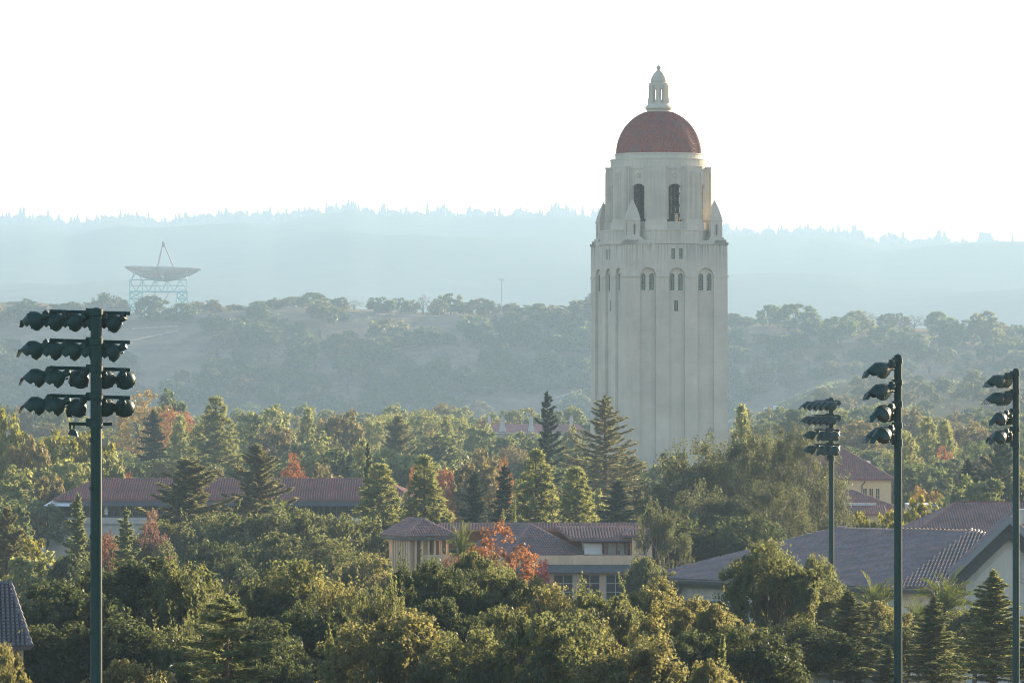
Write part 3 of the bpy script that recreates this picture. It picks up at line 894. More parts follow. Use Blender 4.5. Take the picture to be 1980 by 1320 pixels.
LAMP, VISOR, LENS = lamp_meshes()
for me in (LAMP,):
    me.polygons.foreach_set('use_smooth', [len(p.vertices) == 4 for p in me.polygons])

def light_pole(label, px, top, D, dia, rows, collar, phi, amid=0.0, aoff=0.3, half=1.62, tilt=0.0, lamp=(1.0, 1.0, 1.0)):
    """rows: list of (photo row of the arm, [(s along the arm, aim azimuth, pitch down)])"""
    c = P(px, 700, D)
    t = thing('floodlight_pole', label, 'light pole', (c.x, D, 0), 0, 'field floodlight poles')
    zt = H - (top - HORIZ) / F * D
    r0, r1 = dia / 2 * 1.10, dia / 2
    pole = MB()
    pole.lathe([(r0 * 1.15, 0), (r0, 3.0), ((r0 + r1) / 2, zt * .55), (r1, zt - .22), (r1 * 1.03, zt - .2), (r1 * 1.03, zt - .05), (r1 * .75, zt), (r1 * .3, zt + .05)], 24)
    for k in range(5):                                                   # hand hole covers up the shaft
        z = zt - 5.2 - k * 1.9
        if z < 2: break
        pole.tube([(-r1 * .72, -r1 * .76, z), (-r1 * .82, -r1 * .9, z)], .09, 8)
    pole.build('pole', M['polegreen'], t, False)
    ar = Vector((math.cos(R(phi)), math.sin(R(phi)), math.tan(R(tilt))))
    side = Vector((-ar.y, ar.x, 0)) * aoff if abs(ar.x) > .5 else Vector((-abs(aoff), 0, 0))
    for py, lamps in rows:
        z = H - (py - HORIZ) / F * D
        a = MB()
        o = side + ar * amid + Vector((0, 0, z))
        a.bar(o - ar * half, o + ar * half, .10)
        a.lathe([(r1 * 1.0, z - .16), (r1 * 1.22, z - .13), (r1 * 1.22, z + .13), (r1 * 1.0, z + .16)], 20)
        bq = o - ar * (ar.dot(o - Vector((0, 0, o.z))))
        a.bar(Vector((0, 0, z)), Vector((o.x, o.y, z)), .22)
        a.bar(Vector((0, 0, z)) - ar * .42 + side * .6, Vector((0, 0, z)) + ar * .1 + side * .3, .24)
        a.build('crossarm', M['polegreen'], t)
        for s, az, pitch in lamps:
            p = o + ar * s + Vector((0, 0, -.08))
            fo = share('floodlight', LAMP, t)
            fo.location = p; fo.scale = lamp
            fo.rotation_euler = (0, R(pitch), R(az))
            share('visor', VISOR, fo)
            share('lens', LENS, fo)
    z = H - (collar - HORIZ) / F * D
    k = MB()
    k.lathe([(r1 * 1.0, z - .2), (r1 * 1.2, z - .17), (r1 * 1.2, z + .17), (r1 * 1.0, z + .2)], 20)
    k.box(-r1 * 1.75, -r1 * .9, -.12, .12, z - .12, z + .22)
    k.build('collar', M['polegreen'], t)
    return t, zt

FIVE = (-1.80, -1.03, -.27, .50, 1.27)
p1, zt = light_pole('tallest dark green floodlight pole with four rows of lamps, in front of the dish antenna', 186, 597, 174, .45,
    [(604, [(s, 148, 20) for s in FIVE]), (660, [(s, 163, 22) for s in FIVE]),
     (713, [(-1.70, 168, 24), (-.95, 170, 24), (-.22, 120, 24), (.55, 88, 22), (1.32, 84, 22)]),
     (767, [(-1.70, 168, 24), (-.95, 170, 24), (-.30, 125, 30), (.55, 90, 22), (1.30, 86, 22)])], 819, 0, -.28, .34, 1.60, -1.6, (.86, 1.03, 1.03))
# short lower arm with a small downward floodlight
z = H - (819 - HORIZ) / F * 174
a = MB(); a.bar((-1.12, .3, z), (.60, .3, z - .02), .09)
a.build('lower_arm', M['polegreen'], p1)
a = MB()
a.prism([(-1.14, .1, z - .42), (-.74, .1, z - .52), (-.80, .1, z - .30), (-.92, .1, z - .20), (-1.04, .1, z - .22)], (0, .4, 0))
a.bar((-1.06, .3, z), (-1.06, .3, z - .24), .06); a.bar((-.92, .3, z), (-.92, .3, z - .24), .06)
a.build('small_floodlight', M['lamp'], p1)
n = 5
S5 = (-1.52, -.76, 0, .76, 1.52)
light_pole('stout green floodlight pole with lamps bunched to one side before the grey-tiled hall', 1736.5, 686, 227, .40,
    [(697, [(s, 198, 24) for s in S5]), (739, [(s, 203, 24) for s in S5]),
     (781, [(-1.52, 226, 24), (-.76, 120, 20), (0, 100, 22), (.76, 100, 22), (1.4, 100, 22)]),
     (822, [(-1.52, 228, 24), (-.76, 190, 24), (-.1, 205, 24), (.76, 100, 22), (1.4, 100, 22)])], 855, 82, 0, .33, lamp=(1.14, 1.12, 1.12))
light_pole('small floodlight pole whose lamps hang in front of the big eucalyptus', 1607.5, 769, 345, .40,
    [(775, [(s, 200, 18) for s in S5]), (803, [(s, 190, 20) for s in S5]),
     (831, [(-1.3, 170, 24), (-.1, 236, 26), (.6, 240, 24), (1.45, 243, 24)]),
     (859, [(-1.3, 168, 24), (-.1, 236, 26), (.6, 240, 24), (1.45, 243, 24)])], 886, -58, -.1, -.36)
light_pole('slim green floodlight pole with lamps on one side, in front of the cream gable', 1964.5, 713, 283, .42,
    [(722, [(s, 195, 24) for s in S5]), (757, [(s, 182, 22) for s in S5]),
     (794, [(-1.52, 226, 24), (-.76, 215, 24), (0, 100, 22), (.76, 100, 22), (1.4, 100, 22)]),
     (829, [(-1.52, 222, 26), (-.76, 150, 24), (0, 105, 22), (.76, 100, 22), (1.4, 100, 22)])], 860, 73, 0, .38, lamp=(1.14, 1.14, 1.14))

# ---------------------------------------------------------------- dish antenna on the hill
def dish():
    D = LIP + 20; s = D / F
    c = P(315, 611, D)
    t = thing('dish_antenna', 'giant steel radio dish on a pale turquoise lattice stand atop the hill', 'dish antenna', (c.x, D, c.z - 2), R(4))
    z0 = 2.0
    rim = 94 * s + z0; Rr = 73.0 * s; depth = 15 * s
    m, nt, out = new_mat("perforated_mesh_panels")
    p = nd(nt, "BsdfPrincipled"); p.inputs["Base Color"].default_value = (.48, .43, .42, 1); p.inputs["Roughness"].default_value = .6
    tr = nd(nt, "BsdfTransparent"); mx = nd(nt, "MixShader"); mx.inputs[0].default_value = .5
    nt.links.new(tr.outputs[0], mx.inputs[1]); nt.links.new(p.outputs[0], mx.inputs[2]); nt.links.new(mx.outputs[0], out.inputs[0])
    tl = Matrix.Translation((0, 0, rim)) @ Matrix.Rotation(R(1.6), 4, 'Y') @ Matrix.Rotation(R(.2), 4, 'X')
    zf = lambda r: -depth * (1 - (r / Rr) ** 2)
    sf = MB(); sf.M = tl
    n = 64; rr = np.linspace(1.2, Rr, 12)
    vs = [(r * math.cos(2 * math.pi * k / n), r * math.sin(2 * math.pi * k / n), zf(r)) for r in rr for k in range(n)]
    sf.add(vs, [(i * n + k, i * n + (k + 1) % n, (i + 1) * n + (k + 1) % n, (i + 1) * n + k) for i in range(11) for k in range(n)])
    sf.build('reflector', m, t, True)
    bk = MB(); bk.M = tl
    zb = lambda r: zf(r) - 4.6 * (1 - .8 * (r / Rr) ** 2)
    for k in range(36):
        w = 2 * math.pi * k / 36
        e = lambda r, f: (r * math.cos(w), r * math.sin(w), f(r))
        rs = np.linspace(3, Rr, 7)
        for i in range(6):
            bk.bar(e(rs[i], zb), e(rs[i + 1], zb), .22)
            bk.bar(e(rs[i], zb), e(rs[i + 1], zf), .15)
            bk.bar(e(rs[i], zf), e(rs[i + 1], zf), .16)
            bk.bar(e(rs[i + 1], zb), e(rs[i + 1], zf), .15)
    for r in np.linspace(3, Rr, 7):
        for f in (zb, zf):
            for k in range(36):
                w0, w1 = 2 * math.pi * k / 36, 2 * math.pi * (k + 1) / 36
                bk.bar((r * math.cos(w0), r * math.sin(w0), f(r)), (r * math.cos(w1), r * math.sin(w1), f(r)), .18)
    bk.build('backing_truss', M['galv'], t)
    # feed legs and cabin
    fd = MB()
    ax = 1.0 * s; zt = 142 * s + z0
    for (x, y) in ((-14 * s, -8), (-13 * s, 10), (27 * s, 6)):
        fd.tube([(ax + (0.6 if x > 0 else -.5), 0, zt - 1.5), (x, y, rim - 5.5)], [.55, .62], 6)
    fd.build('feed_leg', M['galv'], t)
    cb = MB()
    cb.lathe([(.5, zt - 3.4), (1.0, zt - 2.2), (.6, zt - 2.0), (1.15, zt - 1.6), (1.15, zt + .2), (.5, zt + .9)], 12, (ax, 0, 0))
    cb.build('feed_cabin', M['galv'], t)
    # alidade: two lattice towers joined by a deep truss
    lt = MB()
    zb_, zm0, zm1, zt_ = z0, 47 * s + z0, 70 * s + z0, 82 * s + z0
    def frame(xa, xb, xa2, xb2):
        pts = {}
        for iy, y in enumerate((-6.5, 6.5)):
            lv = [(0, xa2, xb2, 1.35), (.38, xa2 * .55 + xa * .45, xb2 * .55 + xb * .45, 1.1), (.72, xa, xb, 1.0), (1, xa, xb, 1.0)]
            for il, (f, a_, b_, ky) in enumerate(lv):
                pts[(iy, il, 0)] = (a_, y * ky, zb_ + f * (zm0 - zb_)); pts[(iy, il, 1)] = (b_, y * ky, zb_ + f * (zm0 - zb_))
        for iy in (0, 1):
            for il in range(3):
                for ix in (0, 1):
                    lt.bar(pts[(iy, il, ix)], pts[(iy, il + 1, ix)], .85)
                lt.bar(pts[(iy, il, 0)], pts[(iy, il + 1, 1)], 0.51); lt.bar(pts[(iy, il, 1)], pts[(iy, il + 1, 0)], 0.51)
                lt.bar(pts[(iy, il + 1, 0)], pts[(iy, il + 1, 1)], 0.58)
        for ix in (0, 1):
            for il in range(3):
                lt.bar(pts[(0, il, ix)], pts[(1, il + 1, ix)], 0.48); lt.bar(pts[(1, il, ix)], pts[(0, il + 1, ix)], 0.48)
                lt.bar(pts[(0, il + 1, ix)], pts[(1, il + 1, ix)], 0.51)
        # fan of braces at the foot
        mid = ((xa2 + xb2) / 2, 0, zb_)
        for iy in (0, 1):
            for ix in (0, 1):
                lt.bar(mid, pts[(iy, 1, ix)], 0.48)
            for q in np.linspace(.15, .85, 5):
                b0 = Vector(pts[(iy, 0, 0)]).lerp(Vector(pts[(iy, 0, 1)]), q)
                lt.bar(b0, Vector(pts[(iy, 1, 0)]).lerp(Vector(pts[(iy, 1, 1)]), 1 - q), 0.38)
                lt.bar(b0, Vector(pts[(iy, 1, 0)]).lerp(Vector(pts[(iy, 1, 1)]), q), 0.35)
    frame(-64 * s, -40 * s, -67 * s, -33 * s)
    frame(28 * s, 46 * s, 21 * s, 56 * s)
    lt.build('lattice_leg', M['lattice'], t)
    tr_ = MB()
    xs = np.linspace(-64 * s, 46 * s, 10)
    for y in (-6.5, 6.5):
        tr_.bar((xs[0], y, zm0), (xs[-1], y, zm0), .8); tr_.bar((xs[0] + 2, y, zm1), (xs[-1], y, zm1), .5)
        for i in range(9):
            tr_.bar((xs[i], y, zm0 if i % 2 else zm1), (xs[i + 1], y, zm1 if i % 2 else zm0), .4)
            tr_.bar((xs[i], y, (zm0 + zm1) / 2), (xs[i + 1], y, (zm0 + zm1) / 2), .22)
        for i in (0, 2, 4, 6, 9):
            tr_.bar((xs[i], y, zm0), (xs[i], y, zm1), .34)
        tr_.bar((-64 * s, y, zm1 - 2), (-52 * s, y * .8, zt_ + 2), .7); tr_.bar((-40 * s, y, zm1), (-52 * s, y * .8, zt_ + 2), .5)
        tr_.bar((46 * s, y, zm1), (44 * s, y * .8, zt_ + 2), .6); tr_.bar((28 * s, y, zm1), (44 * s, y * .8, zt_ + 2), .45)
    for x in (xs[0], xs[3], xs[6], xs[-1]):
        tr_.bar((x, -6.5, zm0), (x, 6.5, zm0), .5); tr_.bar((x, -6.5, zm1), (x, 6.5, zm1), .4)
    tr_.box(28 * s, 42 * s, -7.5, -6.8, zm0 + 1.2, zm0 + 1.6)
    tr_.build('alidade_truss', M['lattice'], t)
    cbx = MB()
    cbx.tube([(-17 * s + 29 * s * f, 0, zm0 - 4 * (f * (1 - f)) * 18 * s) for f in np.linspace(0, 1, 15)], .28, 5)
    cbx.tube([(-16 * s, -2, zm0), (-15 * s, -2, z0 + 4)], .2, 5)
    cbx.build('cable', M['galv'], t)
    st = MB()
    st.bar((20 * s, -8, z0 + 20 * s), (3 * s, -8, z0 + 9 * s), .5); st.bar((3 * s, -8, z0 + 9 * s), (30 * s, -8, z0 + 9 * s), .4)
    st.build('stair', M['lattice'], t)
    # white control hut under the dish
    h = thing('control_hut', 'low white hut with a row of windows under the radio dish', 'hut', (c.x + 19 * s, D - 17, c.z - 1.5), 0)
    w = MB(); w.box(-13 * s, 13 * s, 0, 8, 0, 11 * s); w.box(-14 * s, 13.5 * s, -.8, 8.8, 11 * s + .002, 12.5 * s)
    w.build('wall', M['white'], h)
    for k in range(5):
        q = MB(); x = (-10.5 + k * 4.6) * s; q.box(x, x + 3.2 * s, -.06, .05, 4 * s, 9 * s); q.build('window', M['frame_grey'], h)
dish()

def mast(px, top, base, D, w, label, arms, name='radio_mast', cat='mast'):
    x, y = hit(px, base) if D is None else ((px - 990) / F * D, D)
    b = gz(x, y)
    zt = H - (top - HORIZ) / F * y
    t = thing(name, label, cat, (x, y, b))
    m = MB(); m.tube([(0, 0, -.5), (0, 0, zt - b)], [w, w * .7], 8); m.build('pole', M['galv'], t)
    for dz, hw in arms:
        a = MB(); a.bar((-hw, 0, zt - b - dz), (hw, 0, zt - b - dz), w * .9)
        for q in (-hw * .9, hw * .9): a.bar((q, 0, zt - b - dz - .8), (q, 0, zt - b - dz + 1.6), w * .5)
        a.build('crossarm', M['galv'], t)
mast(969.5, 540, 606, LIP + 10, .38, 'slender radio mast with a short crossarm on the hill crest', [(0.6, 1.7)])
mast(694.5, 664, 678, None, .22, 'pale utility pole on the shaded slope below the hill crest', [(.6, 1.2)], 'utility_pole', 'pole')
mast(568, 670, 681, None, .18, 'faint utility pole among slope trees between the dish and the mast', [(.4, 1.2)], 'utility_pole', 'pole')
mast(321, 626, 645, None, .14, 'thin utility pole on the pale dirt track under the dish', [(.4, .9)], 'utility_pole', 'pole')
mast(1863, 788, 812, 1500, .12, 'thin pale pole with a small head among hazy trees beyond the stout floodlight pole', [(.3, .8)], 'utility_pole', 'pole')
# ---------------------------------------------------------------- buildings
def inside(poly, u, v):
    c = False
    for (x0, y0), (x1, y1) in zip(poly, poly[1:] + poly[:1]):
        if (y0 > v) != (y1 > v) and u < (x1 - x0) * (v - y0) / (y1 - y0) + x0: c = not c
    return c

def tiled(mb, pts, du=.32, dv=.46, h=.13):
    """one roof slope: a base sheet and rows of barrel tiles over it (pts counter-clockwise from above)"""
    pts = [Vector(p) for p in pts]
    nrm = Vector((0, 0, 0))
    for a, b in zip(pts, pts[1:] + pts[:1]): nrm += a.cross(b)
    nrm.normalize()
    if nrm.z < 0: pts = pts[::-1]; nrm = -nrm
    U = Vector((0, 0, 1)).cross(nrm); U.normalize(); V = nrm.cross(U)
    o = pts[0]
    mb.poly(pts)
    mb.poly([p - nrm * .16 for p in pts][::-1])
    for a, b in zip(pts, pts[1:] + pts[:1]):
        mb.quad(a - nrm * .16, b - nrm * .16, b, a)
    pl = [((p - o).dot(U), (p - o).dot(V)) for p in pts]
    u0, u1 = min(p[0] for p in pl), max(p[0] for p in pl); v0, v1 = min(p[1] for p in pl), max(p[1] for p in pl)
    nu, nv = int((u1 - u0) / du), int((v1 - v0) / dv)
    vs = []; fs = []
    for i in range(nu + 1):
        uc = u0 + (i + .5) * du
        for j in range(nv + 1):
            vc = v0 + (j + .5) * dv
            if not inside(pl, uc, vc): continue
            b = len(vs)
            for (vv, lift, k) in ((vc - dv * .5, .045, 1.0), (vc + dv * .62, .0, .88)):
                for (q, hh) in ((-.40, 0), (-.24, .75), (0, 1), (.24, .75), (.40, 0)):
                    vs.append(o + U * (uc + q * du * k * 1.1) + V * vv + nrm * (.012 + lift + hh * h * k))
            for k in range(4): fs.append((b + k, b + k + 1, b + 6 + k, b + 5 + k))
            fs.append((b + 4, b + 3, b + 2, b + 1, b))
    mb.add(vs, fs)

def caps(mb, a, b, r=.14):
    """half-round ridge tiles from a to b"""
    a, b = Vector(a), Vector(b); n = max(2, int((b - a).length / .45))
    for k in range(n):
        p, q = a.lerp(b, k / n), a.lerp(b, (k + 1.08) / n)
        mb.tube([p + Vector((0, 0, .05)), q + Vector((0, 0, .03))], [r, r * .85], 6)

def window_at(parent, x0, x1, z0, z1, y, mx=1, mz=0, frame='frame_grey', pane='glass_dark', fw=.1, proud=.06):
    """window in a wall facing -y: frame (part) with one pane (sub-part)"""
    f = MB()
    f.box(x0 - fw, x0, y - proud, y + .02, z0 - fw, z1 + fw); f.box(x1, x1 + fw, y - proud, y + .02, z0 - fw, z1 + fw)
    f.box(x0, x1, y - proud, y + .02, z0 - fw, z0); f.box(x0, x1, y - proud, y + .02, z1, z1 + fw)
    for k in range(1, mx + 1):
        x = x0 + (x1 - x0) * k / (mx + 1); f.box(x - .04, x + .04, y - proud + .02, y + .01, z0, z1)
    for k in range(1, mz + 1):
        z = z0 + (z1 - z0) * k / (mz + 1); f.box(x0, x1, y - proud + .025, y + .01, z - .035, z + .035)
    fo = f.build('window', M[frame], parent)
    p = MB(); p.quad((x0, y - .012, z0), (x1, y - .012, z0), (x1, y - .012, z1), (x0, y - .012, z1))
    p.build('pane', M[pane], fo)
    return fo

def hip(mb, x0, x1, y0, y1, z, rise, inset_l, inset_r, axis='x', du=.30, dv=.44):
    """hip roof over a rectangle with its ridge along x (or y); returns ridge ends"""
    if axis == 'x':
        ym = (y0 + y1) / 2
        a, b, c, d = (x0, y0, z), (x1, y0, z), (x1, y1, z), (x0, y1, z)
        p, q = (x0 + inset_l, ym, z + rise), (x1 - inset_r, ym, z + rise)
        slopes = [[a, b, q, p], [c, d, p, q], [d, a, p], [b, c, q]]
    else:
        xm = (x0 + x1) / 2
        a, b, c, d = (x0, y0, z), (x1, y0, z), (x1, y1, z), (x0, y1, z)
        p, q = (xm, y0 + inset_l, z + rise), (xm, y1 - inset_r, z + rise)
        slopes = [[d, a, p, q], [b, c, q, p], [a, b, p], [c, d, q]]
    for s in slopes: tiled(mb, s, du, dv)
    for e in ((p, q), (a, p), (d, p if axis == 'x' else q), (b, q if axis == 'x' else p), (c, q)): caps(mb, *e)
    return p, q

# --- long red roof building
def long_building():
    D = 640.0; s = D / F
    X = lambda px: (px - 990) * s
    Z = lambda py: H - (py - HORIZ) * s
    t = thing('campus_building', 'long low building with red tiled roof, slate fascia and a cream end pavilion', 'building', (0, D, 0))
    r = MB()
    x0, x1 = X(102), X(806); ze = Z(966)
    hip(r, x0, x1, 0, 19, ze, 2.78, 5.4, 5.4, 'x', .36, .52)
    r.build('roof', M['tiles_red'], t)
    f = MB(); f.box(X(141), x1 - .4, .12, .5, Z(978), ze - .17); f.box(x0 + .5, X(141) - .01, .5, 18.5, Z(968.5), ze - .21); f.box(X(141) + .01, x1 - .5, .505, 18.5, ze - .5, ze - .19)
    f.build('fascia', M['fascia'], t)
    w = MB()
    w.box(X(107), X(806) - 1, 3.0, 16, Z(1003), Z(978) + .3)
    w.build('upper_wall', M['glass_dark'], t)
    w = MB()
    w.box(X(93), X(126), 1.2, 14, 0, Z(1013) - .002); w.box(X(92), X(806) - 1.5, 1.0, 14.2, Z(1013), Z(1000.5))
    w.box(X(126) + .003, X(806) - 2, 1.5, 14, 0, Z(1013) - .004)
    w.build('wall', M['wall_cream'], t)
    for px in (107.5, 114.5):
        window_at(t, X(px) - .0, X(px) + .36, Z(1049), Z(1029), 1.2, 0, 0, 'wall_grey', 'glass_dark', .18, .05)
    for k in range(60):                                                  # mullions and louvres of the glazed terrace wall
        px = 108 + k * 12
        if px > 790: break
        m = MB(); m.box(X(px), X(px) + .14, 2.9, 3.05, Z(1000.4), Z(978)); m.build('mullion', M['frame_grey'], t)
    for k in range(12):
        m = MB(); px = 106 + k * 2.6; m.box(X(px), X(px) + .09, 2.2, 2.34, Z(1000.4), Z(978)); m.build('louvre', M['frame_grey'], t)
    c = MB()
    c.prism([(X(86), -1.0, Z(977) - .06), (X(137), -1.0, Z(977) - .06), (X(140), 2.4, Z(966.5)), (X(103), 2.4, Z(966.5))], (0, 0, .12))
    c.build('canopy', M['white'], t)
    u = thing('patio_umbrella', 'furled white patio umbrella on the terrace of the long red-roofed building', 'umbrella', (X(203), D + 2.0, Z(1000.5)))
    q = MB(); q.lathe([(.03, 0), (.03, .4)], 6); q.build('stem', M['steel'], u)
    q = MB(); q.lathe([(.20, .35), (.30, .5), (.24, .72), (.34, .95), (.22, 1.25), (.27, 1.4), (.14, 1.72), (.03, 1.86)], 9); q.build('canopy', M['white'], u)
long_building()

def small_red_roof():
    D = 690.0; s = D / F
    t = thing('annex_building', 'low red-tiled annex roof beside the cream end pavilion of the long building', 'building', (P(75, 700, D).x, D, 0), R(-20))
    r = MB(); z = H - 346 * s
    hip(r, -5.4, 5.0, 0, 9, z, 2.2, 4, 2, 'x', .36, .5)
    r.build('roof', M['tiles_red'], t)
    w = MB(); w.box(-4.6, 4.2, .8, 8.2, 0, z - .16); w.build('wall', M['wall_cream'], t)
small_red_roof()

def corner_roof():
    D = 214.0
    t = thing('house', 'grey-tiled building slope peeping out beside big dark oaks', 'building', (P(-78, 700, D).x, D, 10.0), R(8))
    r = MB(); ze = 30 - 552 * D / F - 10
    hip(r, -5.2, 3.45, 0, 9.6, ze, 2.85, 3.0, .9, 'x', .22, .30)
    r.build('roof', M['tiles_dark'], t)
    w = MB(); w.box(-4.7, 3.1, .5, 9, 0, ze - .17); w.build('wall', M['wall_tan'], t)
corner_roof()

# --- tan building in the middle
def middle_building():
    D = 465.0; s = D / F
    X = lambda px: (px - 990) * s
    Z = lambda py: H - (py - HORIZ) * s
    t = thing('courtyard_building', 'tan stucco building with a tiled hip roof, red-beamed terrace and tall windows', 'building', (0, D, 0))
    w = MB()
    w.box(X(870), X(1228), 0, .45, Z(1091), Z(1073.5))                        # parapet
    w.box(X(783), X(870) - .003, -1.0, .45, Z(1091), Z(1071.5))
    w.box(X(783), X(1226), .45, 12, 0, Z(1091) - .004)
    w.box(X(1000), X(1226), -.15, .447, 0, Z(1104) - .003)
    w.box(X(783) + .01, X(998), -.6, .446, 0, Z(1091) - .008)
    w.build('wall', M['wall_tan'], t)
    m = MB()
    m.prism([(X(1000), -1.1, Z(1103.5)), (X(1000), -1.1, Z(1103.5) + .14), (X(1000), -.02, Z(1091.5)), (X(1000), -.02, Z(1093.5) - .2)], (X(1226) - X(1000), 0, 0))
    for k in range(30):
        x = X(1000) + k * .415
        m.prism([(x, -1.12, Z(1103.5) + .14), (x, -1.12, Z(1103.5) + .2), (x, -.04, Z(1091.5) + .06), (x, -.04, Z(1091.5))], (.05, 0, 0))
    m.box(X(1000), X(1226), -1.2, -1.1, Z(1103.5) - .14, Z(1103.5) + .13)
    m.build('metal_roof', M['metalroof'], t)
    for a, b in ((1022, 1055), (1071.5, 1107), (1122.5, 1158.5), (1172.5, 1208)):
        window_at(t, X(a), X(b), Z(1160), Z(1111), -.15, 1, 2, 'wall_grey', 'glass_dark', .12, .05)
    # upper storey: pale wall behind a terrace with red beams
    up = MB()
    up.box(X(1128), X(1216), 6.0, 6.3, Z(1073.5) - .5, Z(1044))
    up.build('terrace_wall', M['white'], t)
    up = MB()
    up.box(X(1128), X(1222), 2.55, 2.85, Z(1051.2), Z(1048.2)); up.box(X(1174), X(1176.4), 2.56, 2.84, Z(1074), Z(1051.2) - .002); up.box(X(1192.6), X(1195), 2.56, 2.84, Z(1074), Z(1051.2) - .002)
    up.build('red_beam', M['redbeam'], t)
    up = MB(); up.box(X(1209), X(1212), 5.0, 5.4, Z(1074), Z(1049)); up.box(X(1167), X(1170), 5.8, 5.99, Z(1074), Z(1053)); up.box(X(1196), X(1200), 3.2, 3.6, Z(1074), Z(1067))
    up.build('post', M['frame_grey'], t)
    for k in range(3):                                                   # three arched chair backs at the terrace table
        q = thing('terrace_chair', ('first', 'middle', 'last')[k] + ' of three pale arch-backed chairs between the red terrace posts, counted from the glass screen', 'chair', (X(1180.3 + k * 5), D + 4.6, Z(1074.0)), 0, 'terrace chairs')
        g = MB(); g.tube([(-.13, 0, 0), (-.13, 0, .95)] + [(.14 * math.cos(a), 0, .98 + .12 * math.sin(a)) for a in np.linspace(math.pi, 0, 7)] + [(.13, 0, .95), (.13, 0, 0)], .03, 5)
        g.build('backrest', M['white'], q)
        g = MB(); g.box(-.14, .14, -.3, 0, .4, .46); g.build('seat', M['white'], q)
    gl = MB(); gl.box(X(1131), X(1165), 3.6, 3.68, Z(1074), Z(1053.5)); gl.build('glass_screen', M['white'], t)
    Zd = lambda py, y: H - (py - HORIZ) * (D + y) / F
    r = MB()                                                             # terrace roof and long rear roof
    e0, e1 = (X(1104), 1.9, Z(1044.5) + .1), (X(1222), 1.9, Z(1044.5) + .1)
    tiled(r, [e0, e1, (X(1226), 9.5, Zd(1019, 9.5)), (X(1076), 9.5, Zd(1018.5, 9.5))])
    y0, y1 = 10.5, 15.0
    tiled(r, [(X(835), y0, Zd(1024, 10.5)), (X(1250), y0, Zd(1024, 10.5)), (X(1240), y1, Zd(1012.5, 15)), (X(845), y1, Zd(1012.5, 15))])
    tiled(r, [(X(845), y1, Zd(1012.5, 15)), (X(1240), y1, Zd(1012.5, 15)), (X(1250), 20, 9.6), (X(835), 20, 9.6)])
    caps(r, (X(845), y1, Zd(1012.5, 15)), (X(1240), y1, Zd(1012.5, 15)))
    tiled(r, [(X(1205), 1.0, Z(1037)), (X(1262), 1.0, Z(1037)), (X(1260), 5.5, Zd(1022, 5.5)), (X(1228), 5.5, Zd(1022, 5.5))])
    tiled(r, [(X(1205), 1.0, Z(1037)), (X(1228), 5.5, Zd(1022, 5.5)), (X(1205), 10, Z(1037))])
    r.build('roof', M['tiles_mix'], t)
    g = MB(); g.box(X(1118), X(1221), 1.75, 1.9, Z(1047.8), Z(1045.2)); g.box(X(1205), X(1262), .8, 1.0, Z(1039.6), Z(1037.6)); g.build('gutter', M['fascia'], t)
    e = MB(); e.box(X(1223), X(1262), 1.3, 9, 0, Z(1039) - .05); e.build('end_wall', M['wall_tan'], t)
    d = MB(); d.tube([(X(1226), 1.2, Z(1042)), (X(1247), .95, Z(1058)), (X(1247), .95, Z(1075)), (X(1262), .95, Z(1080))], .07, 6); d.build('drainpipe', M['soffit'], t)
    # front hip wing, turned towards the light poles
    c = P(1052, 700, D)
    hw = bpy.data.objects.new('hip_wing', None); C.objects.link(hw); hw.parent = t
    hw.location = (c.x, 1.6, 0); hw.rotation_euler = (0, 0, R(26))
    rr = MB()
    zz = Z(1075); rise = Z(1016.2) - zz
    hip(rr, -4.2, 5.4, 0, 12.0, zz, rise - .1, 4.6, 3.5, 'y')
    ro = rr.build('wing_roof', M['tiles_wing'], t)
    ro.location = hw.location; ro.rotation_euler = hw.rotation_euler
    bpy.data.objects.remove(hw)
    # corner pavilion
    c = P(783, 700, D - 3)
    th = R(26)
    zz = 30 - 338 * (D - 3) / F
    pv = thing('pavilion', 'square tan pavilion with louvred openings and a low tiled hip roof', 'building', (c.x, D - 3, 0), th)
    rr = MB()
    hip(rr, 0, 6.2, 0, 6.4, zz, 1.75, 2.3, .5, 'y')
    rr.build('roof', M['tiles_mix'], pv)
    f = MB(); f.box(.06, 6.14, .06, .14, zz - .34, zz - .17); f.box(.06, .14, .15, 6.3, zz - .34, zz - .17); f.build('gutter', M['fascia'], pv)
    w = MB(); zf = zz - 3.6
    w.box(.75, 5.4, .8, 5.8, 0, zf); w.box(1.25, 4.9, 1.3, 5.3, zf, zz - .4)
    for k in range(7):
        x = .8 + k * .74
        w.box(x, x + .20, .8, 1.02, zf + .001, zz - .2)
    for k in range(8):
        y = 1.2 + k * .62
        w.box(.8, 1.02, y, y + .28, zf + .001, zz - .2)
    w.build('wall', M['wall_tan'], pv)
    for a, b in ((1.76, 2.24), (3.24, 3.72), (4.0, 4.46)):
        l = MB()
        for k in range(4): l.box(a + k * .13, a + k * .13 + .07, 1.08, 1.2, zf + .1, zz - .5)
        l.build('louvre', M['wood'], pv)
    rs = MB(); rs.box(.5, 5.6, .55, .9, zf - .35, zf - .002); rs.build('sill', M['wall_tan'], pv)
middle_building()

